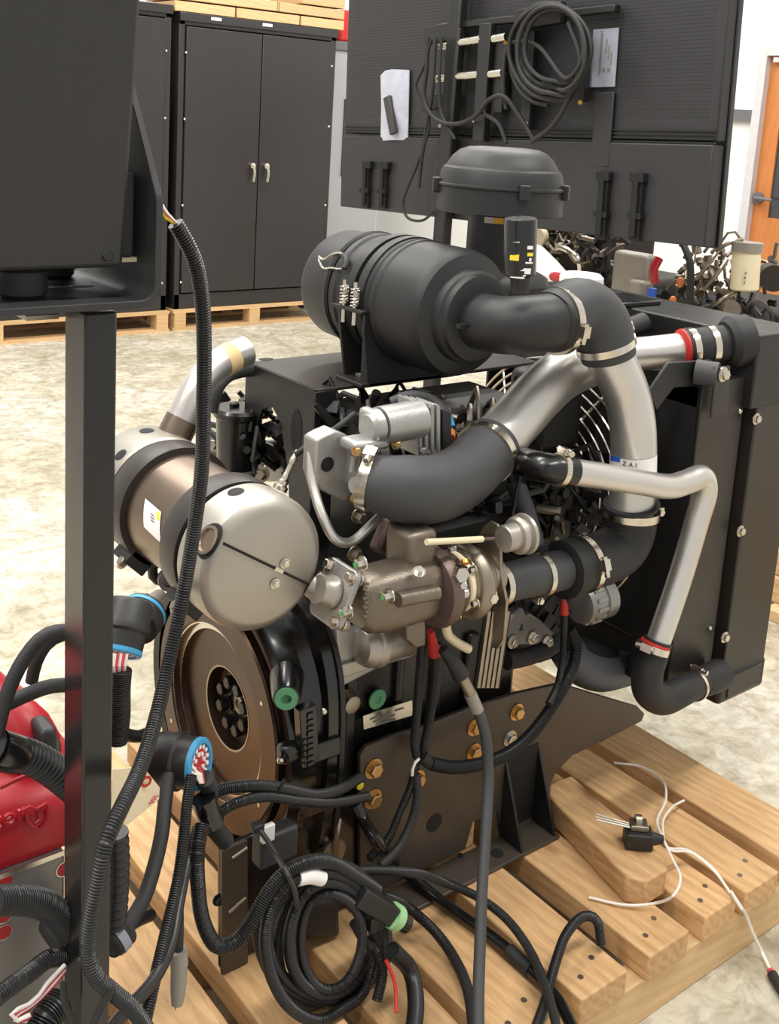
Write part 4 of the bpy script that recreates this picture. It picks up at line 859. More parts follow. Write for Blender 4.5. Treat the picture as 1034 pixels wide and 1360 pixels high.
for a in (-2.3, -2.0, -2.62):
    q = Vector((px_+.062*math.cos(a), py_+.062*math.sin(a), zb_-.012)); MB().box(q, (.004, .02, .012), (Vector((math.cos(a), math.sin(a), 0)), Vector((-math.sin(a), math.cos(a), 0)), ZP)).build('stack_tab', 'brass' if a > -2.5 else 'steel_dull', dome)
MB().b2((px_-.1, py_-.12, 1.20), (px_+.06, py_+.06, zb_-.11)).build('stack_base', 'air_plastic', dome, bev=.03)
# ---- support plate over the engine
BX, BZ = 1.163, 1.072
MB().b2((BX, 1.685, BZ-.008), (1.78, 1.945, BZ)).build('support_plate', 'powder_brown', eng, 'flat black support plate under the air cleaner', bev=.002)
fp = [(BX, 1.945, BZ), (BX, 1.685, BZ), (BX, 1.685, .70), (BX, 1.735, .70), (BX, 1.745, .86)]+[(BX, 1.815+.055*math.cos(t), .93+.10*math.sin(t)) for t in [0+math.pi*k/10 for k in range(11)][::1]][::-1]
fp = [(BX, 1.945, BZ), (BX, 1.685, BZ), (BX, 1.685, .72), (BX, 1.745, .72), (BX, 1.765, .88), (BX, 1.80, .975), (BX, 1.835, 1.0), (BX, 1.875, .985), (BX, 1.895, .94), (BX, 1.895, .72), (BX, 1.945, .72)]
spo = MB().prism(fp, (.006, 0, 0)).build('support_end', 'powder', eng, 'black arched end plate', bev=.001)
MB().b2((BX, 1.68, .72), (BX+.05, 1.686, BZ-.004)).build('support_flange', 'powder', spo, bev=.001)
hq = at(393, 572, X=BX-.001); MB().add([hq+Vector((0, .020*math.cos(t), .045*math.sin(t))) for t in [2*math.pi*k/28 for k in range(28)]], [tuple(range(28))]).build('oblong_hole', 'void', spo)
hp = at(353, 477, Z=BZ+.0006); MB().add([hp+Vector((.018*math.cos(t), .012*math.sin(t), 0)) for t in [2*math.pi*k/20 for k in range(20)]], [tuple(range(20))]).build('plate_hole', 'void', spo)
# ---- charge pipe
CP = [at(958, 456, X=1.99), at(920, 462, X=1.93), at(870, 468, X=1.86), at(815, 474, Y=1.47), at(775, 484, Y=1.455), at(742, 500, Y=1.445), at(715, 524, Y=1.435), at(690, 552, Y=1.425), at(656, 590, Y=1.41)]
cpo = hose('charge_air_pipe', CP, [.036, .036, .036, .038, .050, .051, .051, .051, .051], 'alu', lab='large bent aluminium charge air pipe', n=40)
clo = hose('radiator_hose', [at(968, 455, X=2.0), at(935, 459, X=1.945), at(905, 463, X=1.90)], .040, 'rubber', cpo)
for (x, y, xx) in ((942, 458, 1.957), (916, 461.5, 1.918)): clampring(clo, at(x, y, X=xx), at(968, 455, X=2.0)-at(905, 463, X=1.90), .0405, .014, None)
MB().lathe(at(907, 462.5, X=1.902), at(905, 463, X=1.90)-at(968, 455, X=2.0), [(0, .042), (.004, .0415), (.006, .038)], 36).build('red_liner', 'red_rubber', clo, 'red hose liner')
MB().lathe(at(962, 455, X=1.985), at(968, 455, X=2.0)-at(905, 463, X=1.90), [(0, .045), (.012, .056), (.05, .056)], 36).build('port_boot', 'rubber', clo)
IE = [at(494, 640, Y=1.372), at(515, 645, Y=1.35), at(545, 650, Y=1.34), at(580, 648, Y=1.34), at(612, 633, Y=1.36), at(634, 613, Y=1.385), at(654, 591, Y=1.405)]
ieo = hose('intake_rubber_elbow', IE, [.046, .058, .059, .058, .057, .057, .057], 'rubber_grey', lab='large grey black rubber elbow to the intake', n=44)
clampring(ieo, at(645, 601, Y=1.396), IE[-1]-IE[-3], .0582, .017, None)
clampring(ieo, at(489, 638, Y=1.380), IE[1]-IE[0], .050, .018, Vector((-.2, -.2, .8)))
# ---- coolant pipe
KY = 1.235
CPp = [at(748, 625, Y=1.26), at(790, 631, Y=1.25), at(840, 639, Y=1.24), at(890, 646, Y=KY), at(916, 640, Y=KY), at(936, 634, Y=KY), at(940, 648, Y=KY), at(930, 690, Y=KY), at(905, 760, Y=KY), at(872, 858, Y=KY)]
kk = MB().tube(CPp[:4]+[at(912, 640, Y=KY), at(932, 634, Y=KY), at(936, 652, Y=KY), at(925, 692, Y=KY)]+CPp[8:], .0245, 28, .008).build('coolant_pipe', 'alu', eng, 'slim bent aluminium coolant pipe', ang=50)
k1 = hose('coolant_hose', [at(672, 606, Y=1.42), at(690, 612, Y=1.37), at(715, 619, Y=1.30), at(745, 624, Y=1.262), at(760, 627, Y=1.255)], .0275, 'gloss_black', kk)
clampring(k1, at(742, 624, Y=1.264), CPp[1]-CPp[0], .028, .012, at(742, 600, Y=1.264)-at(742, 624, Y=1.264))
k2 = hose('coolant_hose', [at(874, 850, Y=KY), at(868, 868, Y=KY), at(860, 892, Y=KY), at(860, 915, Y=KY), at(878, 928, Y=KY), at(905, 918, Y=KY), at(938, 903, Y=1.25)], [.029, .031, .033, .033, .031, .028, .027], 'rubber', kk, 'black rubber elbow hose')
clampring(k2, at(867, 860, Y=KY), CPp[9]-CPp[8], .031, .014, Vector((-1, -.3, .3)))
clampring(k2, at(922, 911, Y=1.243), at(938, 903, Y=1.25)-at(905, 918, Y=KY), .0295, .010, ZP)
MB().lathe(at(871, 853, Y=KY), CPp[9]-CPp[8], [(0, .030), (.004, .0305), (.006, .028)], 32).build('red_liner', 'red_rubber', k2, 'red hose liner')
MB().lathe(at(930, 907, Y=1.247), at(938, 903, Y=1.25)-at(905, 918, Y=KY), [(0, .029), (.02, .032), (.05, .034), (.09, .034)], 30).build('outlet_boss', 'rubber', k2)
# second port fitting at the radiator
q = hose('bypass_hose', [at(820, 440, X=1.93), at(835, 436, X=1.95), at(856, 428, X=1.99)], .024, 'rubber'); clampring(q, at(832, 436, X=1.945), at(856, 428, X=1.99)-at(820, 440, X=1.93), .0245, .014, Vector((0, 0, -1)))
# ---- intake throttle casting (silver)
IY = 1.415
def px_cyl(x0, y0, x1, y1, Y, r, n=24, r2=None): return MB().cyl(at(x0, y0, Y=Y), at(x1, y1, Y=Y), r, r2, n)
itk = MB().prism([at(x, y, Y=IY+.02) for x, y in ((420, 585), (432, 578), (446, 572), (462, 578), (470, 600), (470, 650), (458, 668), (424, 650), (418, 630))], (0, .04, 0)).build('intake_manifold', 'alu_cast', eng, 'silver cast intake flange with a round hole', bev=.004)
MB().lathe(at(435, 617, Y=IY+.0185), (0, 1, 0), [(0, .013), (.0012, .013)], 24).build('flange_hole', 'void', itk)
thr = MB().b2(at(466, 650, Y=IY)-Vector((0, .02, 0)), at(512, 585, Y=IY)+Vector((0, .05, 0))); tho = thr.build('throttle_body', 'alu_cast', eng, 'silver cast throttle body', bev=.01)
MB().box(at(484, 588, Y=IY-.01), (.075, .05, .022)).build('body_collar', 'alu_cast', tho, bev=.008)
for (x, y, X_, r) in ((474, 645, 1, .016), (488, 655, 1, .014)):
    MB().cyl(at(x, y, Y=IY-.02), at(x+8, y-3, Y=IY-.0), r, n=20).build('body_boss', 'alu_cast', tho)
mot = px_cyl(503, 566, 556, 556, IY-.01, .034, 32).build('actuator_motor', 'alu_cast', tho, 'smooth silver motor housing')
MB().lathe(at(494, 567, Y=IY-.01), at(530, 561, Y=IY-.01)-at(503, 566, Y=IY-.01), [(-.012, .022), (-.004, .03), (.01, .031)], 26).build('motor_dome', 'alu_cast', mot)
MB().b2(at(482, 580, Y=IY)-Vector((0, .02, 0)), at(498, 541, Y=IY)+Vector((0, .02, 0))).build('sensor_tower', 'alu_cast', tho, bev=.008)
gp = MB(); 
for k in range(4):
    x = 556+8*k; gp.prism([at(xx, yy, Y=IY-.02) for xx, yy in ((x, 534+k), (x+5, 536+k), (x+5, 604-k), (x, 607-k))], (0, .06, 0))
gpo = gp.build('gear_cover', 'alu_cast', tho, 'ribbed silver gear cover', bev=.002)
MB().prism([at(xx, yy, Y=IY-.015) for xx, yy in ((588, 543), (600, 548), (600, 598), (588, 603))], (0, .07, 0)).build('plug_housing', 'black_plastic', gpo, bev=.003)
for (x, y) in ((571, 540), (548, 564), (560, 598)): MB().bolt(at(x, y, Y=IY-.024), (0, -1, 0), .006, washer=False).build('cover_screw', 'alu_cast', gpo)
for (x, y) in ((473, 598), (472, 661), (526, 590)): MB().bolt(at(x, y, Y=IY-.03), (-.3, -.95, 0), .0065).build('gold_bolt', 'zinc', tho, 'gold plated bolt')
MB().cyl(at(478, 668, Y=IY-.03), at(478, 648, Y=IY-.03), .008, n=12).build('steel_stud', 'steel', tho)
fn_ = MB()
for k in range(4): fn_.prism([at(466+6*k, 606, Y=IY-.02), at(469+6*k, 606, Y=IY-.02), at(466+6*k, 626, Y=IY-.02), at(463+6*k, 626, Y=IY-.02)], (0, -.008, 0))
fn_.build('body_fin', 'alu_cast', tho)
# wire loom and hose over the throttle
hose('breather_hose', [at(520, 535, Y=1.52), at(545, 526, Y=1.50), at(575, 533, Y=1.48), at(592, 552, Y=1.45), at(596, 580, Y=1.43)], .011, 'rubber_grey', n=14)
hose('breather_clip', [at(592, 553, Y=1.448), at(596, 568, Y=1.435)], .0125, 'blue', n=14)
MB().cyl(at(596, 574, Y=1.43), at(596, 582, Y=1.42), .012, n=12).build('red_connector', 'orange', eng)
# bent steel tube (coolant line)
hose('steel_line', [at(413, 600, Y=1.46), at(415, 640, Y=1.44), at(430, 690, Y=1.40), at(446, 717, Y=1.385), at(466, 720, Y=1.385), at(490, 700, Y=1.385), at(515, 676, Y=1.39)], .0085, 'alu', lab='bent bright steel tube', n=16)
# temperature probe
pb = MB(); pb.lathe(at(371, 651, Y=1.50), at(394, 600, Y=1.50)-at(371, 651, Y=1.50), [(0, .013), (.008, .013), (.01, .009), (.018, .009), (.02, .006), (.03, .006), (.034, .005), (.05, .005), (.052, .006), (.06, .006), (.062, .005), (.075, .004)], 14)
pbo = pb.build('exhaust_probe', 'clamp', eng, 'pale exhaust temperature probe')
MB().tube([at(392, 604, Y=1.50), at(400, 598, Y=1.495), at(425, 582, Y=1.49), at(450, 566, Y=1.48), at(470, 550, Y=1.50)], .0055, 10).build('probe_cable', 'rubber', pbo)
# oil cooler / manifold under the turbo
mfp = [(447, 836), (470, 838), (530, 826), (556, 842), (558, 868), (540, 876), (510, 884), (456, 912), (450, 905)]
mfd = MB().prism(yp(mfp, 1.40), (0, .03, 0)).build('oil_cooler', 'alu_cast', eng, 'silver cast oil cooler cover', bev=.004)
MB().lathe(at(474, 860, Y=1.385), at(540, 848, Y=1.385)-at(474, 860, Y=1.385), [(0, .012), (.006, .03), (.02, .038), (.03, .038), (.034, .041), (.044, .041), (.046, .034), (.12, .03)], 32).build('cooler_dome', 'shield', mfd)
cb = MB(); cb.prism(yp([(452, 884), (540, 858), (556, 862), (556, 868), (456, 900)], 1.392), (0, .01, 0)); cb.build('cooler_flange', 'shield', mfd, bev=.002)
q = MB().bolt(at(538, 857, Y=1.37), (-1, -.1, 0), .009, .012).build('cooler_bolt', 'steel', mfd); MB().lathe(at(538, 857, Y=1.37)+Vector((-.0155, -.002, 0)), (-1, -.1, 0), [(0, .006), (.001, .006)], 12).build('paint_mark', 'green_mark', q)
MB().prism(yp([(540, 822), (566, 818), (566, 858), (552, 862), (540, 850)], 1.30), (0, .06, 0)).build('turbo_stand', 'iron', eng, bev=.004)
MB().lathe(at(460, 930, Y=1.41), (0, -1, 0), [(0, .022), (.006, .018), (.02, .016), (.022, .01)], 24).build('side_plug', 'steel_dull', mfd)
# black exhaust manifold and bracket behind the turbo
MB().prism(yp([(500, 735), (520, 690), (550, 680), (572, 700), (575, 740), (530, 745)], 1.40), (0, .03, 0)).build('exhaust_manifold', 'iron_red', eng, 'red brown exhaust manifold', bev=.008)
MB().b2((1.18, 1.42, .80), (1.50, 1.50, .87)).build('exhaust_log', 'block', eng, bev=.02)
for (x, y) in ((536, 706), (565, 716)): MB().bolt(at(x, y, Y=1.39), (-.3, -.9, .1), .012, .016).build('manifold_nut', 'steel_dull', eng)
for (x, y) in ((470, 735), (475, 685)): MB().bolt(at(x, y, Y=1.44), (0, -1, 0), .010, .014).build('block_nut', 'steel_dull', blk_o)
MB().cyl(at(556, 700, Y=1.34), at(590, 742, Y=1.32), .006, n=10).build('stay_rod', 'steel_dull', eng)
# front of the engine: hose, thermostat clutter
hose('heater_hose', [at(684, 640, Y=1.42), at(694, 668, Y=1.40), at(704, 700, Y=1.38), at(712, 730, Y=1.36)], .019, 'rubber_grey', n=20)
MB().cyl(at(713, 722, Y=1.36), at(716, 736, Y=1.355), .023, n=24).build('hose_cuff', 'rubber', eng)
hose('fan_belt_hose', [at(735, 672, Y=1.52), at(755, 678, Y=1.50), at(775, 664, Y=1.50), at(782, 650, Y=1.52)], .011, 'rubber_grey', n=14)
cltr = clutter(21, 1.68, 1.52, .82, .08, .09, .09, 90, .55); cltr.build('front_wiring', 'block', eng, kind='stuff')
clutter(22, 1.63, 1.50, .80, .07, .09, .05, 18, .55).build('front_fittings', 'steel_dull', eng, kind='stuff')
cd_ = MB(); cd_.b2((1.60, 1.50, .92), (1.74, 1.60, 1.10)); cd_.build('coolant_tank', 'powder', eng, bev=.02)
clutter(23, 1.28, 1.60, 1.0, .09, .11, .04, 110, .55).build('injector_wiring', 'block', eng, kind='stuff')
clutter(24, 1.42, 1.56, .98, .11, .08, .04, 50, .55).build('injector_pipes', 'steel_dull', eng, kind='stuff')
clutter(27, 1.45, 1.44, .90, .15, .04, .04, 26, .55).build('side_wiring', 'block', eng, kind='stuff')
clutter(25, 1.53, 1.42, .62, .08, .02, .07, 24, .55).build('lower_wiring', 'block', eng, kind='stuff')
# clutter(26, 1.58, 1.40, .60, .10, .03, .08, 12, .55).build('lower_fittings', 'steel_dull', eng, kind='stuff')
# alternator and its bracket
al_ = MB().lathe(at(766, 803, Y=1.41), XP, [(0, .03), (.004, .042), (.02, .046), (.045, .046), (.047, .041), (.054, .041), (.056, .046), (.085, .046), (.09, .036)], 36).build('alternator', 'alu_cast', eng, 'silver finned alternator')
for k in range(14):
    t = 2*math.pi*k/14; MB().box(at(766, 803, Y=1.41)+Vector((.032, .0465*math.cos(t), .0465*math.sin(t))), (.03, .008, .004), (XP, Vector((0, -math.sin(t), math.cos(t))), Vector((0, math.cos(t), math.sin(t))))).build('cooling_fin', 'alu_cast', al_)
abk = MB().prism(yp([(674, 826), (690, 806), (716, 822), (738, 842), (712, 858), (680, 858), (672, 846)], 1.40), (0, .02, 0)).build('alternator_bracket', 'grey_sheet', eng, 'grey cast alternator bracket', bev=.004)
for (x, y) in ((680, 852), (707, 846), (726, 852)): MB().bolt(at(x, y, Y=1.398), (0, -1, 0), .010).build('bracket_bolt', 'steel', abk)
hose('lower_rubber_pipe', [at(672, 878, Y=1.40), at(700, 872, Y=1.40), at(730, 860, Y=1.40), at(745, 840, Y=1.42)], .018, 'rubber', n=18)
hose('radiator_lower_hose', [at(745, 850, Y=1.46), at(770, 858, Y=1.46), at(800, 872, Y=1.46), at(828, 885, Y=1.48)], .024, 'rubber', n=24)
hose('lower_radiator_elbow', [at(752, 862, Y=1.45), at(766, 882, Y=1.44), at(792, 894, Y=1.44), at(822, 890, Y=1.46), at(850, 880, Y=1.50)], .040, 'hose_grey', lab='blue grey lower radiator hose', n=30)
# rocker-side bits at the left: black fuel filter head, plates, wiring
ff = MB().lathe(at(318, 548, Y=1.95), ZP, [(-.12, .045), (-.01, .05), (-.005, .056), (.006, .056), (.012, .05)], 36).build('fuel_filter_head', 'gloss_black', eng, 'round black filter cap')
clutter(31, 1.20, 1.96, .90, .05, .11, .08, 80, .55).build('fuel_wiring', 'block', eng, kind='stuff')
MB().prism([at(x, y, X=1.23) for x, y in ((350, 585), (372, 588), (378, 640), (352, 640))], (.03, 0, 0)).build('cooler_block', 'alu_cast', eng, bev=.004)
hose('fuel_hose', [at(344, 590, X=1.2), at(350, 572, X=1.2), at(362, 566, X=1.2), at(372, 580, X=1.2)], .010, 'rubber_grey', n=12)
MB().cyl(at(342, 527, X=1.21), at(360, 536, X=1.21), .010, n=14).build('white_sleeve', 'white', eng, 'white sleeve')
MB().cyl(at(353, 551, X=1.2), at(354, 556, X=1.2), .004, n=8).build('red_clip', 'red', eng)
for (x, y) in ((322, 625), (348, 630), (285, 590)): MB().bolt(at(x, y, X=1.17), (-.8, -.5, .2), .012).build('filter_bolt', 'steel_dull', eng)
MB().box(at(286, 600, X=1.19), (.04, .10, .07)).build('filter_bracket', 'block', eng, bev=.006)
MB().cyl(at(414, 555, X=1.19), at(414, 580, X=1.19), .006, n=10).build('blue_tie', 'blue_dark', eng)
hose('vent_hose', [at(278, 548, Y=1.86), at(284, 520, Y=1.87), at(298, 500, Y=1.89), at(322, 491, Y=1.92), at(345, 490, Y=1.93)], .017, 'rubber_grey', n=18)
# lifting eye by the housing, at the far side
ly = MB().tube([at(228, 740, Y=1.78), at(212, 738, Y=1.79), at(203, 752, Y=1.79), at(205, 768, Y=1.79), at(218, 772, Y=1.78)], .010, 14); lyo = ly.build('lifting_eye', 'powder', eng)
MB().lathe(at(224, 768, Y=1.76), (-.4, -.9, .1), [(0, .022), (.02, .02), (.022, .011), (.014, .010)], 24).build('eye_boss', 'grey_sheet', lyo)
# grey support under the coil
gb = MB().prism([at(x, y, Y=1.34) for x, y in ((395, 1228), (408, 1200), (440, 1192), (452, 1202), (453, 1246), (400, 1250))], (0, .06, 0)).build('rubber_mount', 'black_plastic', eng, bev=.01)
# ================================================================== CONTROL PANEL ON ITS POST
PO = empty('control_panel_stand', (.43, 1.05, 0), 'black square post with base plate and angled cradle carrying the control panel box', 'stand')
pl0, pl1, pl2 = at(90, 900, Y=1.055), at(112, 900, Y=1.03), at(156, 900, Y=1.03)
X0, X1 = at(111, 800, Y=1.03).x, at(152, 800, Y=1.03).x; PY0 = 1.03; PY1 = 1.085
MB().b2((X0, PY0, .012), (X1, PY1, 1.388)).build('post', 'post_paint', PO, bev=.003)
MB().b2((X0-.12, PY0-.1, 0), (X1+.12, PY1+.1, .012)).build('base_plate', 'powder_panel', PO, bev=.003)
# cradle: tray with an upright arm
cz0 = at(100, 393, Y=1.03).z
xr = at(207, 330, Y=1.0).x
ro, th = .022, .0075
prof = [Vector((.27, 0, cz0-th)), Vector((xr-ro, 0, cz0-th))]+[Vector((xr-ro+ro*math.sin(R(q)), 0, cz0-th+ro-ro*math.cos(R(q)))) for q in (15, 30, 45, 60, 75, 90)]+[Vector((xr, 0, cz0+.06)), Vector((xr-th, 0, cz0+.06))]+[Vector((xr-ro+(ro-th)*math.sin(R(q)), 0, cz0-th+ro-(ro-th)*math.cos(R(q)))) for q in (90, 75, 60, 45, 30, 15, 0)]+[Vector((.27, 0, cz0))]
trayo = MB().prism([v+Vector((0, .985, 0)) for v in prof], (0, .19, 0)).build('cradle_tray', 'powder_panel', PO, 'black cradle tray with slots', bev=.001)
zt_ = at(208, 262, Y=.985).z; tq = at(171, 84, X=xr); 
arm = [Vector((xr-th, .985, cz0+.058)), Vector((xr-th, .985, zt_-.004)), Vector((xr-th, .988, zt_+.004)), Vector((xr-th, tq.y, tq.z)), Vector((xr-th, tq.y+.03, tq.z+.08)), Vector((xr-th, 1.175, tq.z+.08)), Vector((xr-th, 1.175, cz0+.058))]
MB().prism(arm, (th, 0, 0)).build('cradle_arm', 'powder_panel', PO, 'tapered black cradle arm', bev=.001)
for (x, y) in ((85, 396), (148, 393), (110, 380)):
    p = at(x, y, Z=cz0+.0004); MB().add([p+Vector((.012*math.cos(t), .006*math.sin(t), .0002)) for t in [2*math.pi*k/16 for k in range(16)]], [tuple(range(16))]).build('tray_slot', 'void', trayo)
for (x, y) in ((35, 375), (250, 372)):
    pass
rm = at(35, 378, Y=1.03); MB().lathe((rm.x, 1.04, cz0+.0005), ZP, [(0, .02), (.004, .0235), (.026, .0235), (.030, .02)], 30).build('rubber_mount', 'rubber', PO, 'round rubber mount')
MB().lathe((xr-.05, 1.15, cz0+.0005), ZP, [(0, .02), (.004, .0235), (.026, .0235), (.030, .02)], 30).build('rubber_mount', 'rubber', PO)
MB().box(at(50, 418, Y=1.10), (.035, .03, .006)).build('latch_plate', 'steel_dull', PO, bev=.001)
# the box itself, leaning back
bxz = cz0+.031; bl_, br_ = .17, at(164, 355, Y=1.005).x
ytop = at(188, 0, X=br_); lean = (ytop.y-1.005)/(ytop.z-bxz)
face = [Vector((bl_, 1.005, bxz)), Vector((br_, 1.005, bxz)), Vector((br_, 1.005+.42*lean, bxz+.42)), Vector((bl_, 1.005+.42*lean, bxz+.42))]
offv = Vector((0, .13, -.13*lean*0))
pb_ = empty('instrument_console', ((bl_+br_)/2, 1.07, bxz), 'charcoal steel control panel box seen from behind, at the top left', 'control panel')
MB().prism(face, offv).build('enclosure', 'powder_panel', pb_, 'charcoal powder coated enclosure', bev=.005)
MB().bolt(at(140, 340, Y=1.008), (0, -1, .2), .006).build('cover_screw', 'powder', pb_)
sw = at(172, 280, Y=1.05); swx = at(179, 280, Y=1.03).x; MB().b2((br_+.0005, 1.03, sw.z-.045), (swx, 1.09, sw.z+.04)).build('side_connector', 'rubber_grey', pb_, bev=.003)
MB().b2((br_+.0005, 1.028, sw.z-.050), (swx+.002, 1.09, sw.z-.0455)).build('connector_lip', 'cream', pb_)
# coloured wires and loom from the panel
for i, (m_, dy) in enumerate((('white_wire', 0), ('pink', 2), ('yellow', 6))):
    nm = ('white', 'red', 'yellow')[i]
    cable('panel_wire', ay((210, 266+dy, 1.10), (217+i*-1, 277+dy, 1.095), (226, 289+dy*.8, 1.09), (236, 299, 1.09)), .0022, m_, '%s wire coming out of the top of the black split loom by the panel' % nm, 'wire', 'wires at the panel', n=8)
LM = dict(ribs=.0045)
cable('wiring_loom', ay((233, 297, 1.09), (242, 312, 1.09), (258, 345, 1.09), (268, 395, 1.10), (271, 460, 1.11), (270, 540, 1.12), (268, 620, 1.13), (258, 700, 1.14), (243, 790, 1.14), (226, 870, 1.12), (208, 950, 1.08), (186, 1020, 1.03), (160, 1075, .985), (140, 1120, .965), (128, 1175, .96), (119, 1225, .96), (117, 1262, .96), (126, 1295, .955), (150, 1318, .95), (176, 1340, .945), (200, 1375, .94)), .0092, 'loom', 'long black split loom hanging from the control panel past the muffler', 'cable', None, .0052, 14)
# ================================================================== RED TANK ON A PERFORATED STAND
TYF = 1.185
def tz(px, py): return at(px, py, Y=TYF)
zb = tz(40, 1142).z; xr_ = .525; xl_ = -.10
ptk = empty('fuel_tank', ((xl_+xr_)/2, TYF+.17, zb), 'red plastic portable fuel tank with black cap, behind the panel post', 'fuel tank')
rings = []
for (z, ins, dp) in ((0, .003, .002), (.012, .001, .001), (.05, .0, 0), (.062, .004, 0.003), (.078, .02, .02), (.088, .045, .05)):
    q = roundrect(Vector(((xl_+xr_)/2, TYF+.175, zb+z)), XP, YP, (xr_-xl_)/2-ins, .175-dp, .05, 5); rings.append(q)
tk = loft(rings).build('tank_body', 'red', ptk, 'red moulded tank', ang=50)
# raised handle hump at the back
rg = []
for (z, hx, hy) in ((.09, .15, .115), (.125, .14, .105), (.15, .12, .085), (.162, .09, .06), (.166, .05, .03)):
    rg.append(roundrect(Vector((xr_-.19, TYF+.215, zb+z)), XP, YP, hx, hy, min(hx, hy)*.9, 5))
loft(rg).build('tank_hump', 'red', tk, ang=60)
hd = MB().tube([(xr_-.07, TYF+.10, zb+.09), (xr_-.075, TYF+.11, zb+.115), (xr_-.095, TYF+.14, zb+.13), (xr_-.13, TYF+.18, zb+.13)], [.045, .035, .034, .04], 18); hd.build('tank_shoulder', 'red', tk)
cpp = at(46, 985, Y=TYF+.07)
cb_ = Vector((cpp.x-.012, TYF+.085, zb+.062)); ca_ = Vector((.25, -.35, 1)).normalized()
fcap = MB().lathe(cb_, ca_, [(0, .036), (.015, .036), (.018, .026), (.030, .026), (.032, .033), (.038, .035), (.056, .033), (.059, .028)], 30).build('filler_neck', 'black_plastic', ptk)
MB().box(cb_+ca_*.066+Vector((.006, 0, 0)), (.022, .046, .04)).build('cap_grip', 'black_plastic', fcap, bev=.007)
# embossed shield and letters
def em(px, py): return at(px, py, Y=TYF-.001)
shp = [em(35, 1074), (em(40, 1071)), em(48, 1075), em(55, 1071), em(63, 1066), em(63, 1085), em(60, 1092), em(52, 1102), em(42, 1096), em(36, 1090)]
MB().tube(shp+[shp[0]], .0022, 8, .004, smooth=False).build('embossed_shield', 'red', tk, 'embossed shield emblem')
MB().tube([em(46, 1078), em(56, 1074), em(50, 1084), em(55, 1086), em(47, 1094)], .0016, 8, .004, smooth=False).build('embossed_sign', 'red', tk)
xd = (em(33, 1100)-em(3, 1108)).normalized()
MB().text('scepter', em(-86, 1126)+Vector((0, 0, -.004)), XP, ZP, .036, .0025).build('embossed_letters', 'red', tk, 'embossed lettering')
for k in range(1): MB().tube([tz(0, 1046), tz(30, 1032), tz(60, 1026)], .003, 8).build('tank_crease', 'red', tk)
# perforated stand
pst = empty('perforated_stand', ((xl_+xr_)/2, TYF+.17, 0), 'grey perforated sheet steel stand under the red fuel tank', 'stand')
hs = []
for gx in range(-3, 4):
    for gz in range(0, 4): hs.append((gx, gz))
hole_px = [(6, 1170), (5, 1216), (5, 1238), (64, 1229), (85, 1154)]
xrs = .465
shb = MB(); shb.b2((xl_-.01, TYF-.006, .02), (xrs, TYF-.003, zb-.004)); shb.b2((xrs-.003, TYF-.006, .02), (xrs, TYF+.35, zb-.004)); shb.b2((xl_-.01, TYF-.006, zb-.006), (xrs, TYF+.35, zb-.001)); shb.b2((xl_-.01, TYF+.347, .02), (xrs, TYF+.35, zb-.004)); shb.b2((xl_-.01, TYF-.006, .02), (xl_-.007, TYF+.35, zb-.004))
so_ = shb.build('sheet_body', 'grey_sheet', pst, bev=.001)
MB().b2((xl_-.01, TYF-.0075, zb-.006), (xrs+.001, TYF-.0062, zb+.001)).build('bright_edge', 'steel', so_)
for (x, y) in hole_px:
    p = at(x, y, Y=TYF-.0065); h_ = MB().lathe(p, (0, -1, 0), [(0, .0095), (0, .0105), (.0008, .0107), (.0008, .0095)], 24, cap=False); h_.build('hole_rim', 'steel', so_)
    MB().lathe(p, (0, -1, 0), [(0, .0095), (.0004, .0095)], 24).build('punched_hole', 'red', so_, 'punched hole with red behind')
for sx in (xl_+.03, xrs-.03):
    for sy in (.03, .32): MB().b2((sx-.015, TYF+sy-.015, 0), (sx+.015, TYF+sy+.015, .02)).build('foot', 'rubber', pst)
# ================================================================== LOOSE CABLES, LOOMS AND SMALL THINGS
def ay(*pts):
    out = [at(p[0], p[1], Z=-p[2]) if p[2] < 0 else at(p[0], p[1], Y=p[2]) for p in pts]
    for v in out:
        if .585 < v.x < 2.07 and 1.0 < v.y < 2.12: v.z = max(v.z, .163)      # keep it on top of the skid
    return out
# ay():     # a negative third value is a height
def loom(pts, r, label, ribs=.005, group=None, n=12, m='loom', name='wiring_loom'): return cable(name, ay(*pts), r, m, label, 'cable', group, ribs, n)
def wire(pts, r, label, m='rubber', name='power_cable', cat='cable', group=None, n=12): return cable(name, ay(*pts), r, m, label, cat, group, None, n)
# battery cable hanging in front of the rail
bcab = empty('battery_cable', at(636, 1300, Y=1.0), 'thick grey black battery cable hanging straight down in front of the side rail', 'cable')
MB().tube(ay((634, 942, 1.26), (644, 975, 1.24), (648, 1030, 1.22), (645, 1100, 1.18), (640, 1180, 1.13), (637, 1260, 1.08), (635, 1320, 1.04), (635, 1380, 1.0)), .0098, 16).build('cable_jacket', 'rubber_grey', bcab)
MB().tube(ay((588, 862, 1.29), (602, 880, 1.28), (612, 897, 1.275)), [.010, .013, .016], 16).build('rubber_boot', 'rubber', bcab)
MB().tube(ay((608, 890, 1.276), (618, 908, 1.27), (626, 924, 1.265)), .0105, 16, smooth=False).build('crimp_barrel', 'steel_dull', bcab)
MB().tube(ay((624, 921, 1.266), (634, 944, 1.259)), .0115, 16, smooth=False).build('shrink_sleeve', 'grey_plastic', bcab)
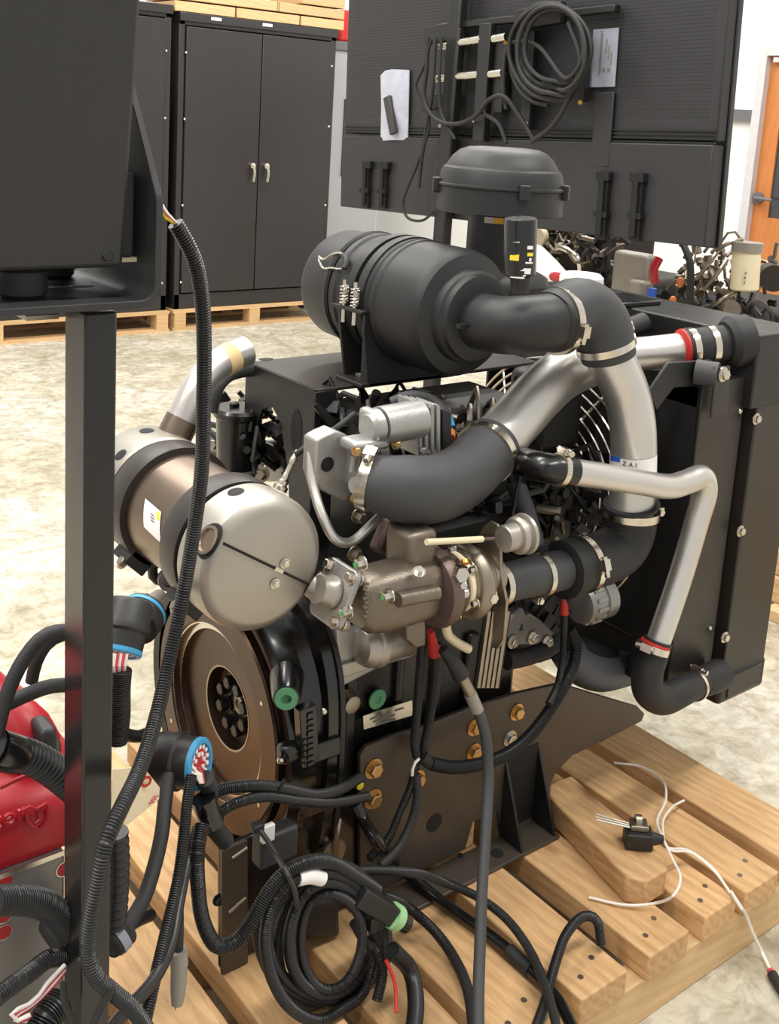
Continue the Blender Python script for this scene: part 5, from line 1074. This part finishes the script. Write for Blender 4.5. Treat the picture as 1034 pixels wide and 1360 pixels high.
# starter looms with red boot
lp = empty('starter_loom', at(560, 950, Y=1.33), 'black loom with red boot dropping from the turbo to the side rail', 'cable')
MB().tube(ay((560, 850, 1.33), (557, 900, 1.335), (553, 950, 1.345), (550, 985, 1.35), (553, 1004, 1.355)), .0085, 12, ribs=.0045).build('loom_leg', 'loom', lp)
MB().tube(ay((577, 868, 1.33), (577, 900, 1.335), (571, 950, 1.345), (564, 985, 1.35), (562, 1006, 1.352)), .0085, 12, ribs=.0045).build('loom_leg', 'loom', lp)
MB().tube(ay((571, 838, 1.315), (574, 850, 1.318), (577, 868, 1.325)), [.007, .009, .012], 14).build('terminal_boot', 'red_rubber', lp, 'red terminal boot')
MB().tube(ay((560, 1004, 1.345), (568, 1012, 1.34), (578, 1016, 1.335)), .012, 14).build('tape_joint', 'rubber', lp)
MB().tube(ay((556, 1008, 1.335), (549, 1016, 1.33), (547, 1030, 1.33)), .0028, 8).build('white_wire', 'white_wire', lp, 'white wire')
loom(((572, 1014, 1.335), (600, 1019, 1.325), (640, 1014, 1.315), (675, 1000, 1.31), (705, 975, 1.31), (735, 935, 1.31), (752, 905, 1.31), (762, 880, 1.32), (764, 855, 1.33), (755, 835, 1.34)), .0125, 'thick split loom curving along the side rail up to the alternator')
al2 = empty('alternator_lead', at(745, 860, Y=1.33), 'slim loom with a red boot below the intake elbow hose', 'cable')
MB().tube(ay((749, 812, 1.33), (748, 845, 1.33), (746, 880, 1.32), (740, 910, 1.315), (728, 935, 1.30)), .0075, 12, ribs=.0045).build('loom_leg', 'loom', al2)
MB().tube(ay((748, 797, 1.33), (749, 806, 1.33), (749, 815, 1.33)), [.005, .008, .009], 12).build('terminal_boot', 'red_rubber', al2, 'red terminal boot')
# hanging legs below
loom(((553, 1012, 1.35), (545, 1045, 1.345), (530, 1080, 1.34), (515, 1115, 1.33), (490, 1140, 1.32)), .0075, 'slim loom falling left from the white wire on the side rail')
wire(((552, 1028, 1.345), (554, 1060, 1.33), (545, 1095, 1.32), (530, 1125, 1.31), (505, 1150, 1.30)), .0085, 'smooth black cable falling from the white wire on the side rail')
# twin looms from the round plug to the rail bolts
loom(((275, 1062, 1.30), (290, 1050, 1.30), (330, 1044, 1.29), (375, 1047, 1.29), (420, 1056, 1.31), (452, 1048, 1.33), (478, 1032, 1.35)), .0098, 'upper of two split looms crossing the flywheel housing to the rail bolts')
loom(((284, 1084, 1.29), (310, 1068, 1.28), (350, 1058, 1.28), (400, 1064, 1.29), (440, 1066, 1.315), (488, 1058, 1.345)), .0085, 'lower of two split looms crossing the flywheel housing to the rail bolts')
MB().lathe(at(476, 1042, Y=1.365), (0, -1, 0), [(0, .006), (.003, .008), (.006, .007)], 16).build('ring_terminal', 'yellow', None, 'small yellow ring terminal between the gold rail bolts', 'terminal')
# coil of looms
coil = empty('loom_coil', at(430, 1230, Y=1.22), 'coil of black split loom tied with a cable tie, hanging in front of the skid', 'cable')
for k, (xl, xr2, yt, yb, yy, r, ex) in enumerate(((344, 513, 1148, 1338, 1.225, .0105, 0), (356, 509, 1158, 1330, 1.215, .0105, .1), (370, 505, 1166, 1345, 1.225, .0095, -.1), (384, 496, 1172, 1322, 1.21, .0095, .15), (398, 482, 1184, 1312, 1.205, .0085, -.2), (350, 500, 1154, 1352, 1.20, .0095, .3))):
    cx, rx, cy, ry = (xl+xr2)/2, (xr2-xl)/2, (yt+yb)/2, (yb-yt)/2; pts = []
    for q in range(33):
        t = 2*math.pi*q/32+1.2; pts.append((cx+rx*math.cos(t)*(1+.03*math.sin(2*t+k)), cy+ry*math.sin(t)+4*math.sin(t*2+k), yy+.010*math.sin(t+ex*6)))
    MB().tube(ay(*pts), r, 12, ribs=.005).build('loom_turn', 'loom', coil)
tie = MB(); tpts = ay((341, 1098, 1.27), (352, 1112, 1.255), (366, 1135, 1.235), (380, 1158, 1.185), (390, 1180, 1.182), (394, 1200, 1.19), (396, 1212, 1.205))
tie.tube(tpts, .0042, 8); tie.build('cable_tie', 'powder_panel', coil, 'wide black cable tie'); MB().box(tpts[0], (.02, .016, .012)).build('tie_head', 'black_plastic', coil, bev=.002)
wl = at(411, 1166, Y=1.205); MB().tube(ay((395, 1166, 1.198), (411, 1163, 1.197), (427, 1166, 1.198)), .0122, 16, .004).build('white_sleeve', 'white', coil, 'white marker sleeve')
wire(((341, 1098, 1.29), (352, 1080, 1.29), (368, 1055, 1.28), (378, 1035, 1.275)), .0024, 'thin black tie tail rising from the coil to the twin looms', m='powder', n=8)
cl_ = MB().box(at(365, 1120, Y=1.30), (.07, .03, .055)); cl_.build('plastic_clip', 'rubber_grey', None, 'grey plastic clip behind the cable tie on the coil', 'clip', bev=.004)
MB().box(at(355, 1106, Y=1.285), (.022, .01, .028)).build('paper_flag', 'white', None, 'small white flag on the grey clip by the cable tie', 'tag', bev=.001)
loom(((268, 1096, 1.24), (262, 1130, 1.22), (263, 1180, 1.21), (270, 1225, 1.20), (288, 1256, 1.19), (312, 1252, 1.19), (334, 1225, 1.19), (350, 1195, 1.195), (372, 1165, 1.20), (400, 1148, 1.20), (436, 1144, 1.20), (470, 1162, 1.205), (500, 1182, 1.21)), .0112, 'split loom hanging in a deep loop left of the coil')
loom(((455, 1158, 1.235), (490, 1156, 1.23), (540, 1158, 1.22), (590, 1172, -.24), (635, 1192, -.21), (672, 1220, -.20), (703, 1262, -.19), (722, 1305, -.182), (738, 1360, -.18), (742, 1395, -.18)), .0082, 'split loom running from the coil across the deck boards to the lower right')
wire(((472, 1068, 1.37), (482, 1088, 1.355), (500, 1116, 1.31), (530, 1150, -.19), (570, 1185, -.168), (620, 1222, -.163), (660, 1250, -.163), (700, 1285, -.163), (738, 1325, -.163), (772, 1390, -.163)), .011, 'thick glossy black cable crossing the skid to the bottom edge', m='gloss_black')
cable('cable_sleeve', ay((676, 1263, -.163), (705, 1289, -.163)), .0135, 'rubber', 'short black shrink sleeve on the thick glossy cable', 'sleeve', n=14)
loom(((505, 1190, 1.24), (545, 1208, -.21), (580, 1240, -.18), (607, 1280, -.165), (622, 1320, -.162), (630, 1395, -.162)), .0095, 'ribbed loom dropping left of the battery cable over the deck')
loom(((700, 1395, -.162), (722, 1335, -.165), (737, 1280, -.19), (752, 1240, -.21), (775, 1217, -.215), (792, 1222, -.20), (798, 1255, -.163)), .0088, 'black loom rising in a hook over the boards at the lower right')
loom(((470, 1225, 1.215), (485, 1250, 1.205), (500, 1262, 1.20), (508, 1290, 1.18), (500, 1330, 1.16)), .009, 'loom leg dropping right of the coil beneath the green plug')
wire(((520, 1262, 1.17), (545, 1290, -.21), (552, 1330, -.19), (545, 1395, -.17)), .014, 'thick ribbed cable with red wires at the bottom beside the coil', m='loom')
wire(((512, 1275, 1.16), (524, 1305, 1.14), (526, 1345, 1.11)), .003, 'thin red wire inside the thick cable beside the coil', m='red_rubber', name='red_wire', cat='wire', n=8)
# green banded plug
gp = empty('harness_plug', at(500, 1205, Y=1.20), 'black plug with a pale green seal hanging right of the coil', 'connector')
pa, pb2 = at(476, 1188, Y=1.195), at(538, 1226, Y=1.185); axp = (pb2-pa).normalized()
MB().box(pa.lerp(pb2, .35), ((pb2-pa).length*.7, .026, .032), (axp, axp.cross(ZP).normalized(), axp.cross(axp.cross(ZP)).normalized())).build('plug_body', 'black_plastic', gp, bev=.003)
MB().cyl(pa.lerp(pb2, .70), pa.lerp(pb2, .82), .021, n=20).build('seal_band', 'pale_green', gp, 'pale green seal')
MB().cyl(pa.lerp(pb2, .82), pb2, .0165, n=16).build('plug_tip', 'gloss_black', gp)
MB().box(at(500, 1222, Y=1.195), (.035, .02, .03)).build('plug_latch', 'black_plastic', gp, bev=.004)
# big round plugs with blue seals
def round_plug(px, py, Y, axis, r, label, k, front):
    c = at(px, py, Y=Y); a = Vector(axis).normalized(); e = empty('round_connector', c, label, 'connector')
    MB().lathe(c-a*.07, a, [(0, r*.85), (.008, r), (.03, r), (.034, r*1.06), (.044, r*1.06), (.048, r*.96), (.07, r*.94)], 40).build('plug_shell', 'black_plastic', e)
    so = MB().lathe(c, a, [(0, r*.95), (.006, r*.95), (.008, r*.9), (.008, r*.74), (.002, r*.72)], 40, cap=False).build('seal_ring', 'blue', e, 'blue seal ring')
    MB().lathe(c+a*.001, a, [(0, r*.74), (.002, r*.74)], 32).build('pin_face', 'red_rubber', e, 'red pin face')
    x, y, z = frame_from(a)
    for ring, n in ((.62, 14), (.36, 8)):
        for q in range(n):
            t = 2*math.pi*q/n; p = c+a*.003+x*(r*ring*math.cos(t))+y*(r*ring*math.sin(t)); MB().cyl(p, p+a*.003, r*.085, n=8).build('pin_plug', 'white', e)
    return e
pl1 = round_plug(261, 1014, 1.30, (.55, -.80, .12), .040, 'big round black plug with blue ring and red pins, near the flywheel', 1, True)
for i, (dx, m_) in enumerate(((0, 'white_wire'), (6, 'pink'), (-5, 'white_wire'), (3, 'white_wire'))):
    MB().tube(ay((255+dx*1.5, 1018+2*i, 1.285), (262+dx, 1026, 1.275), (268+dx*.4, 1040, 1.27)), .0022, 8).build('pin_wire', m_, pl1)
loom(((272, 1034, 1.275), (278, 1052, 1.28), (276, 1075, 1.27), (282, 1095, 1.27), (300, 1118, 1.27)), .014, 'black taped loom bundle under the big round plug', m='rubber')
MB().tube(ay((270, 1060, 1.265), (276, 1080, 1.262), (282, 1092, 1.262)), .018, 16).build('tape_wrap', 'gloss_black', None, 'glossy black tape wrap on the loom bundle near the flywheel', 'tape')
pl2 = round_plug(158, 862, 1.36, (-.45, -.45, -.78), .036, 'round black plug with blue rings behind the panel post', 2, False)
c = at(186, 822, Y=1.42); MB().lathe(at(180, 832, Y=1.41), at(196, 806, Y=1.44)-at(180, 832, Y=1.41), [(0, .034), (.02, .036), (.034, .036), (.036, .032)], 36).build('plug_collar', 'black_plastic', pl2); MB().lathe(at(188, 818, Y=1.425), at(196, 806, Y=1.44)-at(180, 832, Y=1.41), [(0, .0365), (.006, .0365)], 36).build('seal_ring', 'blue', pl2, 'blue seal ring')
for i in range(5): MB().tube(ay((152+4*i, 868, 1.33), (150+4*i, 880, 1.325), (152+3*i, 894, 1.33)), .003, 8).build('pin_wire', ('white_wire', 'pink')[i % 2], pl2)
for i, (x, y) in enumerate(((171, 798), (194, 793))): MB().lathe(at(x, y+14, Y=1.44), ZP, [(0, .012), (.012, .012), (.014, .009), (.022, .004)], 14).build('plug_nut', 'black_plastic', pl2)
MB().tube(ay((192, 808, 1.44), (200, 800, 1.45), (212, 792, 1.47)), .012, 12).build('plug_tail', 'grey_plastic', pl2)
loom(((160, 890, 1.33), (158, 915, 1.33), (158, 950, 1.33), (154, 985, 1.33)), .0165, 'fat ribbed loom under the round plug behind the panel post')
loom(((152, 955, 1.36), (165, 974, 1.37), (185, 978, 1.38), (200, 972, 1.39)), .0095, 'short black loom curving right from the fat ribbed loom', ribs=None)
# cables on the left bundle
wire(((224, 1030, 1.30), (219, 1065, 1.27), (215, 1105, 1.24), (205, 1150, 1.21), (190, 1195, 1.18), (168, 1232, 1.15), (150, 1262, 1.12)), .0105, 'thick black hose running down left from the big round plug')
loom(((254, 1030, 1.275), (248, 1070, 1.25), (243, 1120, 1.22), (236, 1170, 1.19), (222, 1230, 1.15), (208, 1290, 1.11), (192, 1360, 1.07), (186, 1390, 1.05)), .0085, 'outer split loom descending from the big round plug to the bottom edge')
loom(((262, 1100, 1.25), (250, 1140, 1.225), (238, 1195, 1.18), (228, 1250, 1.14), (205, 1300, 1.10), (165, 1345, 1.06), (140, 1375, 1.03)), .0085, 'inner loom descending across the boards to the post foot', ribs=None)
loom(((274, 1098, 1.245), (262, 1118, 1.24), (250, 1150, 1.232), (240, 1180, 1.22)), .006, 'thin grey black loom behind the descending looms near the mount leg', ribs=None, m='rubber_grey')
wire(((236, 1180, 1.20), (238, 1220, 1.185), (237, 1262, 1.175)), .0065, 'thin cable above the grey shrink splice', n=10)
sp = empty('cable_splice', at(237, 1300, Y=1.17), 'grey shrink-wrapped cable splice hanging over the boards at the lower left', 'splice')
MB().tube(ay((237, 1262, 1.175), (237, 1268, 1.174), (238, 1282, 1.172)), .0125, 18).build('splice_head', 'grey_plastic', sp)
MB().tube(ay((238, 1278, 1.172), (237, 1300, 1.168), (236, 1322, 1.165), (235, 1334, 1.163)), [.0115, .0115, .011, .008], 18).build('splice_body', 'grey_plastic', sp)
MB().tube(ay((235, 1334, 1.163), (235, 1340, 1.162)), .003, 8, smooth=False).build('wire_end', 'steel', sp)
loom(((200, 1215, 1.19), (180, 1224, 1.17), (160, 1240, 1.15)), .0085, 'short loom joining the thick hose at the lower left', ribs=None)
# left of the post
wire(((-5, 975, 1.10), (10, 920, 1.11), (32, 875, 1.12), (58, 845, 1.13), (88, 838, 1.14), (130, 842, 1.16)), .0085, 'upper black cable arching over the red tank into the post', m='rubber')
wire(((42, 905, 1.17), (48, 880, 1.165), (66, 852, 1.155), (92, 841, 1.15), (130, 848, 1.16)), .0075, 'second black cable arching beside the upper one over the red tank', m='rubber')
wire(((-5, 942, 1.12), (30, 925, 1.13), (65, 912, 1.14), (95, 910, 1.15), (130, 915, 1.16)), .0085, 'lower black cable lying across the top of the red tank', m='rubber')
loom(((-12, 990, 1.10), (15, 998, 1.11), (50, 1010, 1.12), (85, 1034, 1.125), (120, 1065, 1.13)), .0195, 'fat ribbed conduit crossing in front of the red tank cap', ribs=.007, n=18, name='corrugated_conduit')
wire(((-5, 995, 1.098), (8, 999, 1.10), (19, 1002, 1.108)), .0215, 'glossy black tape cuff on the fat ribbed conduit', m='gloss_black', name='tape_cuff', cat='tape', n=16)
loom(((-10, 1197, 1.05), (25, 1195, 1.06), (60, 1202, 1.07), (82, 1222, 1.08), (96, 1245, 1.09)), .0165, 'thick ribbed loom looping in front of the perforated stand', ribs=.0055, n=16)
loom(((-5, 1325, 1.03), (20, 1306, 1.04), (45, 1288, 1.06), (62, 1274, 1.07), (92, 1271, 1.08)), .0105, 'slim ribbed loom below the thick one in front of the perforated stand', ribs=.005)
def banded(px, py, Y, lab):
    e = empty('conduit_clamp', at(px, py, Y=Y), lab, 'clamp'); a = Vector((.9, .2, .35)).normalized(); c = at(px, py, Y=Y)
    MB().lathe(c-a*.014, a, [(0, .024), (.004, .027), (.026, .027), (.03, .024)], 26).build('rubber_ring', 'rubber', e); MB().lathe(c-a*.006, a, [(0, .0272), (0, .0282), (.011, .0282), (.011, .0272)], 26).build('steel_band', 'label_grey', e, 'pale band')
banded(80, 1240, 1.14, 'black clamp with a pale band left of the panel post'); banded(152, 1238, 1.14, 'black clamp with a pale band right of the panel post')
loom(((154, 1105, 1.13), (156, 1140, 1.13), (155, 1180, 1.13), (152, 1228, 1.13)), .0155, 'stiff shiny ribbed conduit standing just right of the panel post', ribs=.012, n=16, name='corrugated_conduit')
for i, (m_, dx) in enumerate((('pink', 0), ('white_wire', 5), ('pink', 9), ('white_wire', -4))):
    wire(((86, 1284+dx*.6, 1.06), (66+dx*.6, 1306+dx*.3, 1.052), (48+dx*.4, 1328, 1.046), (28+dx*.5, 1341+dx*.3, 1.042), (16, 1345+dx, 1.04), (20+dx*.8, 1356, 1.036), (44+dx, 1350+dx*.5, 1.034)), .0026, '%s wire in the loose bundle at the bottom left corner' % ('first red', 'first white', 'second red', 'second white')[i], m=m_, name='loose_wire', cat='wire', group='loose wires at the bottom left', n=8)
loom(((45, 1385, 1.02), (62, 1352, 1.03), (82, 1330, 1.04)), .018, 'fat braided loom at the bottom left corner by the post', ribs=.005, n=16)
wire(((84, 1305, .98), (86, 1330, .975), (100, 1370, .97)), .004, 'thin black strap edge left of the post foot', m='powder', n=8); wire(((148, 1310, .945), (132, 1345, .945), (118, 1380, .94)), .005, 'thin black tie crossing the long loom at the post foot', m='powder', n=8)
# manila tag
T4 = [(136, 1010), (148, 1018), (186, 1012), (203, 1032), (213, 1048), (211, 1062), (160, 1103), (150, 1095)]
T4 = [(150, 1022), (190, 1018), (212, 1046), (211, 1062), (160, 1103), (146, 1100)]
tg = MB().prism([at(x, y, Y=1.22+.0006*(x-150)) for x, y in T4], (0, .001, 0)); tgo = tg.build('card_tag', 'tag_paper', None, 'manila card tag with a red ring hanging right of the panel post', 'tag')
rc = at(193, 1037, Y=1.2445); MB().lathe(rc+Vector((0, -.002, 0)), (0, -1, 0), [(0, .0045), (0, .0085), (.0006, .0085), (.0006, .0045)], 24, cap=False).build('tag_eyelet', 'red_rubber', tgo, 'red reinforcement ring')
for k in range(3): MB().box(at(207-3*k, 1058+4*k, Y=1.2495-.001*k), (.008, .0005, .002)).build('tag_writing', 'pink', tgo)
# ------------------------------------------------------------------ sensor with white leads on the skid
se = empty('solenoid_sensor', at(848, 1115, Z=.215), 'small black sensor with steel bracket, pins and white leads lying on the wood block', 'sensor')
sc_ = at(847, 1112, Z=.225); xa = Vector((.75, -.66, 0)).normalized(); ya = Vector((.66, .75, 0)).normalized()
MB().box(sc_, (.055, .04, .032), (xa, ya, ZP)).build('sensor_body', 'black_plastic', se, bev=.003)
MB().cyl(sc_+xa*.026, sc_+xa*.05, .014, .008, 16).build('strain_relief', 'black_plastic', se)
MB().box(sc_+Vector((0, 0, .022))+ya*.008, (.036, .03, .012), (xa, ya, ZP)).build('steel_bracket', 'steel_dull', se, bev=.002)
MB().lathe(sc_+Vector((.005, .015, .026)), xa, [(0, .013), (.012, .013)], 18).build('bracket_roller', 'steel_dull', se)
for k in range(3): MB().cyl(sc_-xa*.02+ya*(-.006+.006*k)+Vector((0, 0, .024)), sc_-xa*.085+ya*(.0+.009*k)+Vector((0, 0, .03)), .0018, n=8).build('contact_pin', 'steel', se)
st_ = sc_+xa*.05
def lead(pts, nm): MB().tube([st_]+[at(x, y, Z=z) for x, y, z in pts], .0026, 8).build('white_lead', 'white_wire', se, nm)
lead(((872, 1092, .21), (884, 1060, .19), (878, 1035, .175), (850, 1018, .165), (815, 1013, .158)), 'white lead')
lead(((880, 1090, .21), (892, 1072, .19), (898, 1068, .17), (908, 1063, .165)), 'white lead')
lead(((885, 1125, .21), (915, 1130, .18), (945, 1152, .16), (967, 1182, .155)), 'white lead')
lead(((888, 1128, .21), (918, 1133, .18), (948, 1157, .16), (969, 1186, .155)), 'white lead')
lead(((892, 1140, .225), (903, 1165, .225), (895, 1188, .22), (868, 1200, .17), (830, 1202, .158), (782, 1192, .155)), 'white lead')
wl = empty('white_cable', at(1000, 1240, Z=.02), 'white cable with a black sleeve draped over the skid edge to the floor', 'cable')
MB().tube([at(970, 1184, Z=.155), at(982, 1203, Z=.155), at(990, 1215, Y=.993), at(1000, 1241, Y=.985), at(1012, 1266, Z=.012), at(1020, 1283, Z=.008), at(1026, 1296, Z=.010)], .0035, 10).build('white_jacket', 'white_wire', wl)
MB().tube([at(1025, 1294, Z=.0105), at(1033, 1308, Z=.0105), at(1052, 1334, Z=.0105)], .010, 14).build('black_sleeve', 'rubber', wl); MB().tube([at(1022, 1289, Z=.0105), at(1028, 1299, Z=.0105)], .007, 10, smooth=False).build('red_core', 'pink', wl)
